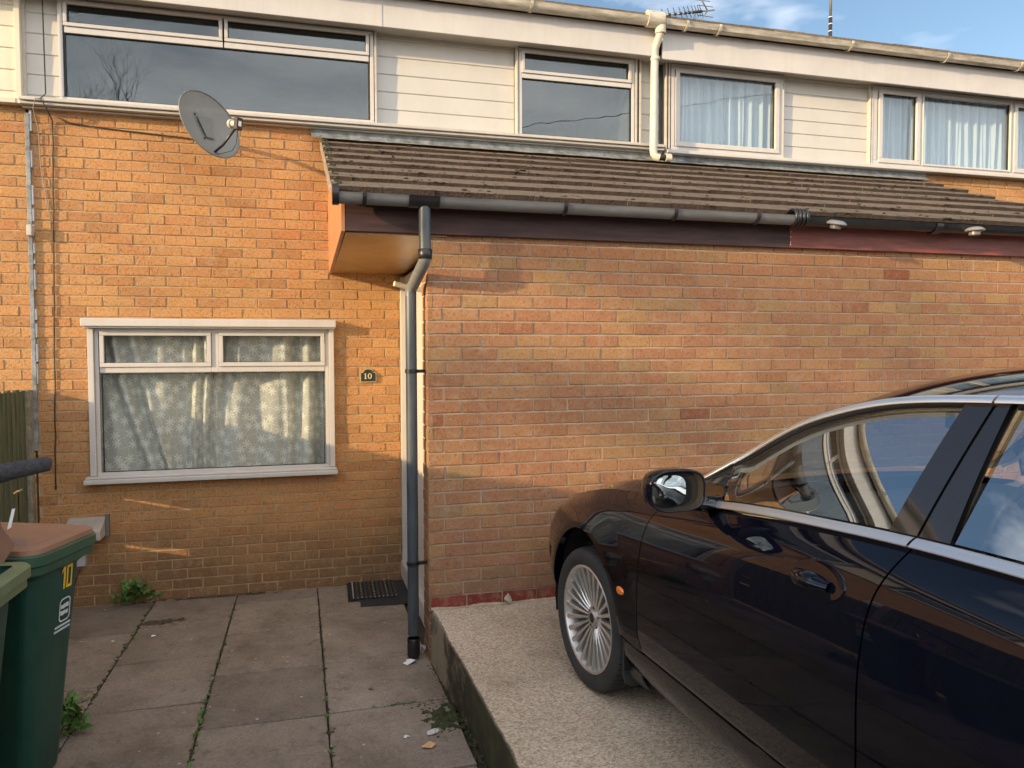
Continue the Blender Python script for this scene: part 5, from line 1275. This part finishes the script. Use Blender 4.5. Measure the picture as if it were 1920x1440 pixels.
ribbon('roof_chrome', tfn, fr_range(1.822, 2.95, 40), .020, 'chrome', out=.012, up=(.25, 0, .97))
# roof-rail skin between chrome line and the roof edge, door-top painted seam
def lerp3(a, b, t): return tuple(p+(q-p)*t for p, q in zip(a, b))
def side_patch(name, bots, tops, mat, bulge=.012, n=16, parent=car, off=0, solid=0):
    rows = []
    for b_, t_ in zip(bots, tops):
        row = []
        for j in range(n+1):
            q = j/n; p = lerp3(b_, t_, q); row.append(LP(p[0], p[1]+bulge*4*q*(1-q)-off, p[2]))
        rows.append(row)
    return both(name, rows, mat, parent)
# glass edge curves
def gb(u): b_ = BEL(u); return (u, b_[1]-.012, b_[2]+.018)
def gt(u): t_ = TPL(u); return (t_[0], t_[1]-.002, t_[2]-.029)
nG = 30
gbu = fr_range(.925, 1.690, nG); gtu = [.895+(1.735-.895)*(i/nG) for i in range(nG+1)]
gtop = []
for ub, ut in zip(gbu, gtu):
    gtop.append(gt(max(ut, .93)) if ut > .95 else (ut, gt(.95)[1]+.03*(.95-ut)/.055, gt(.95)[2]-.03*(.95-ut)/.055))
side_patch('side_window', [gb(u) for u in gbu], gtop, 'glass_car', off=.008, bulge=.003)
# black frame above the glass
side_patch('window_frame', [(p[0], p[1]-.004, p[2]) for p in gtop], [(tfn(p[0])[0], tfn(p[0])[1]-.002, tfn(p[0])[2]+.002) for p in gtop], 'gloss_black', bulge=.002, n=4)
side_patch('pillar_core', [(p[0], p[1]-.030, p[2]) for p in [gb(1.70+(1.868-1.70)*i/6) for i in range(7)]], [(tfn(1.745+.108*i/6)[0], tfn(1.745+.108*i/6)[1]-.030, tfn(1.745+.108*i/6)[2]-.01) for i in range(7)], 'underbody', bulge=.012, n=10)
# front sail of the mirror
side_patch('window_frame', [gb(.80+(.925-.80)*i/6) for i in range(7)], [lerp3(tfn(.80), gtop[0], i/6) if i < 6 else gtop[0] for i in range(7)], 'gloss_black', bulge=.0, n=6)
# B pillar in two halves
ub0, ub1, ub2, ub3 = 1.690, 1.776, 1.784, 1.872
side_patch('pillar_trim', [gb(ub0+(ub1-ub0)*i/4) for i in range(5)], [(tfn(1.735+.078*i/4)[0], tfn(1.735+.078*i/4)[1]-.002, tfn(1.735+.078*i/4)[2]+.002) for i in range(5)], 'gloss_black', bulge=.006, n=12)
side_patch('pillar_trim', [gb(ub2+(ub3-ub2)*i/4) for i in range(5)], [(tfn(1.822+.035*i/4)[0], tfn(1.822+.035*i/4)[1]-.002, tfn(1.822+.035*i/4)[2]+.002) for i in range(5)], 'gloss_black', bulge=.006, n=12)
g2b = fr_range(1.874, 2.62, 20); g2t = fr_range(1.868, 2.62, 20)
side_patch('side_window', [gb(u) for u in g2b], [gt(u) for u in g2t], 'glass_car', off=.008, bulge=.003)
side_patch('window_frame', [(gt(u)[0], gt(u)[1]-.004, gt(u)[2]) for u in g2t], [(tfn(u)[0], tfn(u)[1]-.002, tfn(u)[2]+.002) for u in g2t], 'gloss_black', bulge=.002, n=4)
side_patch('quarter_pillar', [gb(2.62+.5*i/8) for i in range(9)], [tuple(TPL(2.62+.75*i/8)) for i in range(9)], 'paint', bulge=.01, n=10)
# dark seals filling behind shut lines
for fn_, w0, w1 in ((fD1, .38, .985), (fD2, .38, 1.09), (fD3, .38, 1.09)):
    rows = []
    for j in range(21):
        w_ = w0+(w1-w0)*j/20; u = fn_(w_); v = VS(u, w_)-.020; rows.append([LP(u-.02, v, w_), LP(u+.02, v, w_)])
    both('door_seal', rows, 'underbody')
# sill
rows = []
for i in range(21):
    u = .405+2.11*i/20; row = []
    for (w_, dv) in ((.379, -.012), (.372, -.002), (.33, .0), (.275, -.018), (.235, -.05), (.225, -.12)): row.append(LP(u, smoothtab(AA, u)*.985+dv, w_))
    rows.append(row)
both('sill', rows, 'paint')
# underbody and inner structure
mb = MB(); mb.box(-.74, .74, -.46, .62, .22, .60); mb.box(-.76, .76, -2.45, -.47, .20, .50); mb.box(-.74, .74, -3.95, -3.40, .26, .80); mb.box(-.60, .60, -3.40, -2.46, .26, .62)
mb.build('underbody', 'underbody', car)
for c in (0, AW):
    for s_ in (-1, 1):
        mb = MB(); rows = []
        for k in range(21):
            a = -.08*PI+1.16*PI*k/20; r_a = .425; rows.append([(s_*.50, -c+r_a*math.cos(a), .34+r_a*math.sin(a)), (s_*.885, -c+.41*math.cos(a), .34+.41*math.sin(a))])
        mb.grid(rows); mb.add([(s_*.50, -c+.45*math.cos(2*PI*k/20), .34+.45*math.sin(2*PI*k/20)) for k in range(20)], [tuple(range(20))]); mb.build('wheel_arch_liner', 'underbody', car)
# mud flaps
for s_ in (-1, 1):
    mb = MB(); pts = [(.70, .42), (.872, .42), (.874, .20), (.862, .165), (.83, .150), (.72, .150), (.70, .17)]
    mb.prism([(s_*x, z) for x, z in pts], -.362, -.350); o = mb.build('mud_flap', simple('mudflap_rubber', (.035, .037, .04), .6), car, bevel=.003)
    mb = MB(); mb.add([(s_*.872, -.34, .42), (s_*.872, -.40, .40), (s_*.86, -.52, .24), (s_*.80, -.46, .17), (s_*.85, -.35, .2)], [(0, 1, 2, 3, 4)]); mb.build('arch_extension', 'black_pl', car, solid=.006)
# wheels
def wheel(x, y, steer, side):
    t = bpy.data.objects.new('wheel', None)
    R0 = WR; h = TW/2
    prof = [(.238, -h*.80), (.262, -h*.97), (.290, -h), (.310, -h*.93), (.321, -h*.80), (R0-.001, -h*.62), (R0, 0), (R0-.001, h*.62), (.321, h*.80), (.310, h*.93), (.290, h), (.262, h*.97), (.240, h*.80)]
    tyb = MB().lathe(prof, (0, 0, 0), 'x', 96); tyb.mi = 1
    sg = -side  # outer direction in x: side=+1 is left (-x)
    # tread grooves
    mb = tyb
    for gx in (-.06, -.022, .022, .06): mb.lathe([(R0+.0006, gx-.004), (R0+.0006, gx+.004)], (0, 0, 0), 'x', 96)
    for k in range(64):
        a = 2*PI*k/64
        for gx0, gx1 in ((-.104, -.064), (.064, .104)):
            p = []
            for (xx, rr, da) in ((gx0, R0-.0045 if abs(gx0) > .09 else R0+.0008, 0), (gx1, R0-.0045 if abs(gx1) > .09 else R0+.0008, .02), (gx1, R0-.0045 if abs(gx1) > .09 else R0+.0008, .034), (gx0, R0-.0045 if abs(gx0) > .09 else R0+.0008, .014)): p.append((xx, rr*math.cos(a+da), rr*math.sin(a+da)))
            mb.add(p, [(0, 1, 2, 3)])
    mt_ = tyb.build('wheel', ['rubber', 'underbody'], car, smooth=True, autos=50, fixn=False); mt_.location = (x, y, R0); mt_.rotation_euler = (0, 0, steer)
    o_ = lambda d: -side*d       # outward offset along x
    rim = MB().lathe([(.244, o_(.098)), (.2455, o_(.105)), (.240, o_(.108)), (.233, o_(.104)), (.228, o_(.09)), (.222, o_(.06)), (.214, o_(-.02)), (.212, o_(-.09))], (0, 0, 0), 'x', 96).build('rim', 'alloy', mt_, smooth=True, autos=40)
    mb = MB(); n = 25
    for k in range(n):
        a = 2*PI*k/n; ca_, sa_ = math.cos(a), math.sin(a); tx, ty = -sa_, ca_
        secs = [(.052, .0050, .070, .034), (.09, .0056, .078, .032), (.15, .0076, .086, .030), (.205, .0100, .094, .026), (.236, .0150, .100, .018)]
        rows = []
        for (rr, hw, zo, dp_) in secs:
            c0 = (rr*ca_, rr*sa_)
            def Q(d, off): return (o_(zo-off), c0[0]+tx*d, c0[1]+ty*d)
            rows.append([Q(-hw*1.15, dp_), Q(-hw, .004), Q(-hw*.35, 0), Q(hw*.35, 0), Q(hw, .004), Q(hw*1.15, dp_)])
        mb.grid(rows)
    mb.build('spokes', 'alloy', rim, smooth=True, autos=35)
    MB().lathe([(.0, o_(.078)), (.030, o_(.078)), (.034, o_(.075)), (.036, o_(.066)), (.058, o_(.066)), (.066, o_(.060)), (.068, o_(.03))], (0, 0, 0), 'x', 40).build('hub', 'alloy', rim, smooth=True, autos=30)
    mb = MB(); mb.lathe([(0, o_(.0795)), (.021, o_(.0795)), (.023, o_(.078))], (0, 0, 0), 'x', 28)
    for k in range(5):
        a = 2*PI*k/5+.3; mb.lathe([(0, o_(.068)), (.0075, o_(.068)), (.0085, o_(.060))], (0, .048*math.cos(a), .048*math.sin(a)), 'x', 10)
    mb.build('wheel_nut_set', 'gasket', rim, smooth=True, autos=40)
    MB().lathe([(.0, o_(.03)), (.16, o_(.03)), (.165, o_(.026)), (.165, o_(.0)), (.0, o_(.0))], (0, 0, 0), 'x', 48).build('brake_disc', 'disc', rim, smooth=True, autos=40)
    MB().lathe([(.0, o_(.0)), (.214, o_(-.005))], (0, 0, 0), 'x', 48).build('rim_back', 'underbody', rim)
    bpy.data.objects.remove(t)
for (x, y, st, sd_) in ((-.785, 0, R(3.5), 1), (.785, 0, R(3.5), -1), (-.785, -AW, 0, 1), (.785, -AW, 0, -1)): wheel(x, y, st, sd_)
# repeater, side marker
for s_ in (-1, 1):
    mb = MB(); pr = [(0, .008), (.010, .0075), (.017, .005), (.021, 0), (.022, -.004)]
    u0, w0 = .410, .582; v0 = VS(u0, w0)
    vs = []; rows = []
    for (rr, h) in pr: rows.append([(s_*(v0+h), -u0+rr*1.45*math.cos(2*PI*k/24), w0+rr*.80*math.sin(2*PI*k/24)) for k in range(25)])
    mb.grid(rows).build('repeater_lamp', 'amber', car, smooth=True)
    rows = []
    for i in range(9):
        u = -.56-.16*i/8; rows.append([(s_*(VS(u, w_)+.006), -u, w_) for w_ in (.455, .47, .49, .51, .525)])
    MB().grid(rows).build('bumper_marker', 'amber', car, smooth=True)
# headlamps and grille on the nose
for s_ in (-1, 1):
    for (vx, r_l, w0) in ((.60, .095, .62), (.40, .075, .60)):
        MB().lathe([(0, .05), (r_l*.6, .045), (r_l, .02), (r_l+.008, .0), (r_l+.008, -.06)], (s_*vx, .80 if vx > .5 else .885, w0), 'y', 28).build('headlamp', 'mirror', car, smooth=True)
mb = MB()
rows = [[(.20*math.cos(2*PI*k/32)*q, .935+.004*(1-q), .50+.11*math.sin(2*PI*k/32)*q) for k in range(33)] for q in (0.01, .9, 1)]
mb.grid(rows).build('grille', 'gasket', car)
MB().tube([(.20*math.cos(2*PI*k/32), .938, .50+.11*math.sin(2*PI*k/32)) for k in range(33)], .012, 8).build('grille_surround', 'chrome', car, smooth=True)
# door handles
for s_, door in ((-1, fd), (1, fd)):
    dr = door[0 if s_ == -1 else 1]
    u0, w0 = 1.545, .946
    v0 = VS(u0, w0)
    # recessed cup drawn as a raised lip ring around a dark bowl
    P_ = lambda du, dw, d: (s_*(VS(u0+du, w0+dw)+d), -(u0+du), w0+dw)
    n = 36; rows = []
    for (q, d) in ((1.06, .0004), (1.03, .0022), (.99, .0024), (.95, .0008), (.6, .0009), (.2, .0009), (.01, .0009)): rows.append([P_(.108*q*math.cos(2*PI*k/n), .050*q*math.sin(2*PI*k/n)+.004*math.cos(2*PI*k/n), .0006+(d-.0006)*max(0, .35+.65*math.cos(2*PI*k/n-.9))) for k in range(n+1)])
    MB().grid(rows).build('handle_cup', 'paint', dr, smooth=True)
    rows = []
    for i in range(15):
        t = i/14; du = -.085+.145*t; ht = .019*(.55+.45*math.sin(PI*min(1, t*1.15)))+.003; out_ = .008+.026*math.sin(PI*min(1, .12+.80*t))
        rows.append([P_(du, -ht+.002-.004, out_*.35), P_(du, -ht*.7-.004, out_*.9), P_(du, -.004, out_*1.1), P_(du, ht*.8-.004, out_*.95), P_(du, ht*1.0-.002, out_*.3)])
    MB().grid(rows).build('handle', 'paint', dr, smooth=True, autos=60)
# door mirrors
for s_ in (-1, 1):
    cen = Vector((s_*.985, -.945, 1.098)); mb = MB(); rows = []
    hw, hh = .106, .071
    def sup(k, n, ex=3.1):
        a = 2*PI*k/n; c_, s__ = math.cos(a), math.sin(a); return (abs(c_)**(2/ex)*(1 if c_ >= 0 else -1), abs(s__)**(2/ex)*(1 if s__ >= 0 else -1))
    n = 40
    for (yy, q) in ((-.052, .90), (-.058, .955), (-.052, 1.0), (-.02, 1.0), (.02, .93), (.05, .76), (.068, .5), (.075, .05)):
        rows.append([tuple(cen+Vector((sup(k, n)[0]*hw*q*(1-.04*s_*sup(k, n)[0]*0), yy-.012*s_*sup(k, n)[0]*s_*0, sup(k, n)[1]*hh*q-.004*(1-q)))) for k in range(n+1)])
    mrr = mb.grid(rows).build('door_mirror', 'paint', car, smooth=True)
    rows = [[tuple(cen+Vector((sup(k, n)[0]*hw*q, yy, sup(k, n)[1]*hh*q))) for k in range(n+1)] for (yy, q) in ((-.053, .90), (-.030, .84), (-.028, .02))]
    MB().grid(rows).build('mirror_well', 'underbody', mrr, smooth=True, autos=30)
    rows = []
    for i in range(9):
        q = 1-i/8 or .001; rows.append([tuple(cen+Vector((sup(k, n)[0]*hw*.60*q+s_*.026, -.036-.006*(1-q*q)+.10*sup(k, n)[0]*hw*q*s_*.15, sup(k, n)[1]*hh*.72*q))) for k in range(n+1)])
    MB().grid(rows).build('mirror_glass', 'mirror', mrr, smooth=True)
    mb = MB().tube([tuple(cen+Vector((-s_*.06, .01, -.055))), (s_*.84, -.915, 1.03), (s_*.775, -.90, 1.02)], [.022, .026, .036], 12); mb.build('mirror_arm', 'gloss_black', mrr, smooth=True)
# interior
mb = MB(); mb.box(-.70, .70, -1.05, -.72, .72, 1.0); mb.build('dashboard', 'dash', car, bevel=.05, segs=3)
mb = MB(); mb.box(-.72, .72, -3.4, -.7, .40, .46); mb.build('cabin_floor', 'dash', car)
for s_ in (-1, 1):
    rows = []
    for i in range(20):
        u = .75+2.1*i/19; rows.append([(s_*(.70), -u, .42), (s_*.70, -u, wbf(u)-.03), (s_*(BEL(u)[1]-.012), -u, wbf(u)-.004)])
    MB().grid(rows).build('door_trim', simple('trim_cream', (.34, .32, .27), .6), car)
def seat(x, y, w_=.26, back=1.13):
    mb = MB(); mb.box(x-w_, x+w_, y-.26, y+.26, .52, .68); st = mb.build('seat', 'seat', car, smooth=True, bevel=.06, segs=3)
    mb = MB(); b0, t0 = y-.22, y-.36
    mb.add([(x-w_, b0-.06, .62), (x+w_, b0-.06, .62), (x+w_, b0+.08, .62), (x-w_, b0+.08, .62), (x-w_*.8, t0-.05, back), (x+w_*.8, t0-.05, back), (x+w_*.8, t0+.04, back), (x-w_*.8, t0+.04, back)], [(0, 3, 2, 1), (4, 5, 6, 7), (0, 1, 5, 4), (1, 2, 6, 5), (2, 3, 7, 6), (3, 0, 4, 7)])
    mb.build('backrest', 'seat', st, smooth=True, bevel=.04, segs=3)
    mb = MB(); mb.box(x-.13, x+.13, t0-.07, t0+.03, back+.03, back+.20); mb.build('headrest', 'seat', st, smooth=True, bevel=.04, segs=3)
for x in (-.37, .37): seat(x, -1.75)
seat(0, -2.75, .62, 1.08)
mb = MB().lathe([(0, .0), (0, 0)], (0, 0, 0), 'y', 4); 
ring = [(.37+.185*math.cos(2*PI*k/32), -1.17-.06*math.sin(2*PI*k/32), .93+.17*math.sin(2*PI*k/32)) for k in range(33)]
MB().tube(ring, .016, 8).build('steering_wheel', 'dash', car, smooth=True)
mb = MB(); mb.box(-.12, .12, -1.26, -1.235, 1.30, 1.36); o = mb.build('rear_view_mirror', 'dash', car, bevel=.012)
MB().box(-.105, .105, -1.264, -1.2605, 1.307, 1.353).build('mirror_glass', 'mirror', o)
mb = MB(); mb.box(-.42, .42, -2.6, -1.6, 1.405, 1.41); mb.build('headlining', 'seat', car)

# ================================================================== AERIALS ON THE ROOFS
an = thing('tv_aerial', 'silver rooftop aerial with a row of short elements', 'aerial', (5.9, 3.9, 6.3))
A0, A1 = Vector((5.17, 3.95, 6.85)), Vector((6.09, 4.05, 7.075))
MB().tube([tuple(A0), tuple(A1)], .013, 8).build('boom', 'steel', an, smooth=True)
MB().tube([(5.73, 4.0, 6.2), (5.735, 4.0, 6.96)], .016, 8).build('mast', 'steel', an, smooth=True)
mb = MB(); rg = random.Random(1); dv = (A1-A0)
for i, t in enumerate((.03, .14, .245, .35, .44, .515, .59, .65, .70, .74)):
    p = A0+dv*t; el = .085; mb.tube([tuple(p+Vector((-.02, .02, .10))), tuple(p+Vector((.025, -.02, -.075)))], .0055, 6)
    mb.lathe([(0, -.02), (.022, -.02), (.022, .02), (0, .02)], tuple(p), 'x', 8)
mb.build('element_row', 'gasket', an, smooth=True)
mb = MB(); pc = A0+dv*.87
for sg in (1, -1):
    mb.tube([tuple(pc), tuple(pc+Vector((-.16, 0, .24*sg))+(Vector((-.04, 0, .05)) if sg > 0 else Vector((0, 0, 0))))], .011, 6)
mb.build('reflector_arm', 'steel', an, smooth=True)
mb = MB()
for sg in (1, -1):
    for k in range(1, 4):
        q = pc+Vector((-.16, 0, .24*sg))*(k/3.2); mb.tube([tuple(q+Vector((-.05, .12, .05))), tuple(q+Vector((.07, -.12, -.07)))], .005, 5)
mb.build('reflector_rod', 'gasket', an, smooth=True)
ms = thing('roof_mast', 'thin dark banded mast standing above the roofline', 'aerial', (8.1, 4, 6.2))
MB().tube([(8.10, 4, 6.3), (8.10, 4, 7.18)], .028, 10).build('lower_section', 'gasket', ms, smooth=True)
MB().tube([(8.10, 4, 7.18), (8.10, 4, 8.2)], .022, 10).build('upper_section', 'steel', ms, smooth=True)
mb = MB()
for z in (6.95, 7.06, 7.165): mb.lathe([(.03, 0), (.03, .012)], (8.10, 4, z), 'z', 10)
mb.build('band', 'white', ms)

# ================================================================== BEHIND THE CAMERA: what shades the wall and what the glass and paint reflect
MT['bark'] = simple('bark', (.09, .07, .05), .95, var=.3, scale=12)
MT['leaf'] = simple('evergreen_leaf', (.045, .075, .025), .7, var=.35, scale=5)
def tree(loc, h, seed, label, spread=.55, levels=6, leafy=0, r0=.16, crown=None, trunk_h=.35):
    rg = random.Random(seed); t = thing('tree', label, 'tree', loc); tr = MB(); br = MB(); lf = MB(); tips = []
    def grow(p, d, ln, r, lv):
        n = 4; path = [p]; rs = [r]; q = p; dd = d
        for i in range(n):
            dd = (dd+Vector((rg.gauss(0, .10), rg.gauss(0, .10), rg.gauss(.03, .06)))).normalized(); q = q+dd*ln/n; path.append(q); rs.append(r*(1-.38*(i+1)/n))
        (tr if lv == levels else br).tube([tuple(x) for x in path], rs, 7 if lv > levels-2 else (4 if lv > 1 else 3), cap=False)
        if lv <= 2: tips.extend(path[2:])
        if lv == 0: return
        k = 3 if lv > 1 else 3
        if lv == levels: k = 5
        for j in range(k):
            a = rg.uniform(0, 2*PI); sd = dd.cross(Vector((math.cos(a), math.sin(a), .1))).normalized(); st = rg.randint(2, n) if lv < levels else n-(j % 2)
            nd = (dd*(1-spread*rg.uniform(.5, 1))+sd*spread*rg.uniform(.7, 1.2)+Vector((0, 0, .12))).normalized(); grow(path[st], nd, ln*rg.uniform(.60, .78), rs[st]*.66, lv-1)
    grow(Vector(loc), Vector((0, 0, 1)), h*trunk_h, r0, levels)
    tr.build('trunk', 'bark', t, smooth=True, fixn=False); br.build('crown', 'bark', t, smooth=True, fixn=False)
    if leafy:
        ok_ = [q for q in tips if q.y < (-6.3 if loc[0] > -20 else -10.9)]; hubs = [rg.choice(ok_) for _ in range(leafy//22)]
        for i in range(leafy):
            p = rg.choice(hubs)+Vector((rg.gauss(0, .13), rg.gauss(0, .13), rg.gauss(0, .10))); s_ = rg.uniform(.04, .09)
            a = Vector((rg.gauss(0, 1), rg.gauss(0, 1), rg.gauss(0, 1))).normalized()*s_; b = Vector((rg.gauss(0, 1), rg.gauss(0, 1), rg.gauss(0, 1))).normalized()*s_*.6
            lf.cur = rg.random(); lf.add([tuple(p-a), tuple(p+b), tuple(p+a), tuple(p-b)], [(0, 1, 2, 3)])
        lf.build('leaves', 'leaf', t, fixn=False)
    return t
def shade_tree():  # unseen tree, foliage laid out from the dapples wanted on the extension wall
    rg = random.Random(44); TX = -15.0
    t = thing('tree', 'unseen tree up-sun of the extension, leaf masses placed to throw the dappled shade', 'tree', (TX, -8.4, .1)); tr = MB(); br = MB(); lf = MB()
    tr.tube([(TX, -8.4, 0), (TX+.05, -8.35, 2), (TX-.05, -8.3, 3.8), (TX, -8.3, 5.2), (TX+.05, -8.35, 6.9)], [.16, .13, .10, .07, .02], 9)
    def up(X, z): k = (X+15)/3; return Vector((TX, YE-k, z+(X+15)*.685/3))
    masses = [((.80, 1.85), .12, .10, 110), ((1.15, 1.82), .20, .11, 190), ((1.65, 1.70), .26, .10, 200), ((2.2, 1.58), .26, .09, 180), ((2.75, 1.42), .26, .08, 150), ((1.25, 2.52), .30, .045, 120), ((1.9, 2.46), .30, .07, 150), ((2.6, 2.38), .32, .10, 190),
              ((3.25, 2.20), .30, .10, 170), ((3.9, 2.38), .36, .10, 220), ((4.1, 1.95), .36, .09, 200), ((4.8, 2.15), .34, .12, 240), ((4.9, 1.65), .30, .12, 180), ((3.6, 1.45), .34, .09, 180), ((.85, 1.50), .14, .05, 40), ((3.3, 1.12), .30, .05, 80), ((4.4, 1.25), .36, .08, 150)]
    for (c_, sx, sz, n) in masses:
        c0 = up(*c_); b0 = Vector((TX, -8.33, max(2.6, c0.z-.9))); m_ = b0.lerp(c0, .55)+Vector((rg.gauss(0, .1), 0, .12))
        br.tube([tuple(b0), tuple(m_), tuple(c0)], [.035, .022, .010], 6, cap=False)
        for q in range(7): 
            e = c0+Vector((rg.gauss(0, .25), rg.gauss(0, sx/3), rg.gauss(0, sz))); br.tube([tuple(m_.lerp(c0, rg.random())), tuple(e)], [.008, .003], 4, cap=False)
        for i in range(int(n*.72)):
            p = c0+Vector((rg.gauss(0, .35), rg.gauss(0, sx/3), rg.gauss(0, sz))); s_ = rg.uniform(.03, .06)
            a = Vector((rg.gauss(0, 1), rg.gauss(0, 1), rg.gauss(0, 1))).normalized()*s_; b = Vector((rg.gauss(0, 1), rg.gauss(0, 1), rg.gauss(0, 1))).normalized()*s_*.6
            lf.cur = rg.random(); lf.add([tuple(p-a), tuple(p+b), tuple(p+a), tuple(p-b)], [(0, 1, 2, 3)])
    tr.build('trunk', 'bark', t, smooth=True, fixn=False); br.build('crown', 'bark', t, smooth=True, fixn=False); lf.build('leaves', 'leaf', t, fixn=False)
shade_tree()
tree((-6.0, -20, .2), 14.5, 5, 'tall bare tree across the road seen reflected in the upstairs glass', .5, 6, r0=.22)
tree((-19, -32, .2), 11, 6, 'bare tree further along the road opposite', .55, 6, r0=.2)
# houses opposite
def opp(x0, x1, seed, label):
    t = thing('terraced_house', label, 'house', ((x0+x1)/2, -34, .2), group=None)
    MB().box(x0, x1, -42, -34, .2, 5.2).build('wall', simple('opposite_brick'+str(seed), (.30, .15, .09), .9, var=.2, scale=8), t)
    MB().add([(x0, -33.6, 5.1), (x1, -33.6, 5.1), (x1, -38, 7.4), (x0, -38, 7.4), (x1, -42.4, 5.1), (x0, -42.4, 5.1)], [(0, 1, 2, 3), (3, 2, 4, 5), (0, 3, 5), (1, 4, 2)]).build('roof', 'tile', t)
    for k in range(3):
        xx = x0+.8+k*(x1-x0-2)/3
        for z in (1.1, 3.5):
            f = MB(); f.box(xx, xx+1.6, -33.97, -33.9, z, z+1.2); f = f.build('window', 'upvc', t); MB().box(xx+.08, xx+1.52, -33.90, -33.88, z+.08, z+1.12).build('pane', simple('dark_pane', (.02, .025, .03), .05), f)
opp(-14, -6, 1, 'brick house opposite on the left, behind the viewer'); opp(-5.8, 2, 2, 'brick house opposite in the middle, behind the viewer'); opp(2.2, 12, 3, 'brick house opposite on the right, behind the viewer')
pole = thing('utility_pole', 'wooden utility pole at the roadside opposite', 'utility pole', (-20, -24, .2))
MB().tube([(-20, -24, .1), (-20, -24, 8.6)], [.14, .10], 12).build('post', 'bark', pole, smooth=True)
pts = [(-20+32*i/24, -24+17.5*i/24, 8.5-1.1*math.sin(PI*i/24)-1.0*i/24) for i in range(25)]
o = MB().tube(pts, .008, 5).build('overhead_cable', 'cable', None, smooth=True); tag(o, 'overhead cable sagging from the utility pole across the street', 'cable')
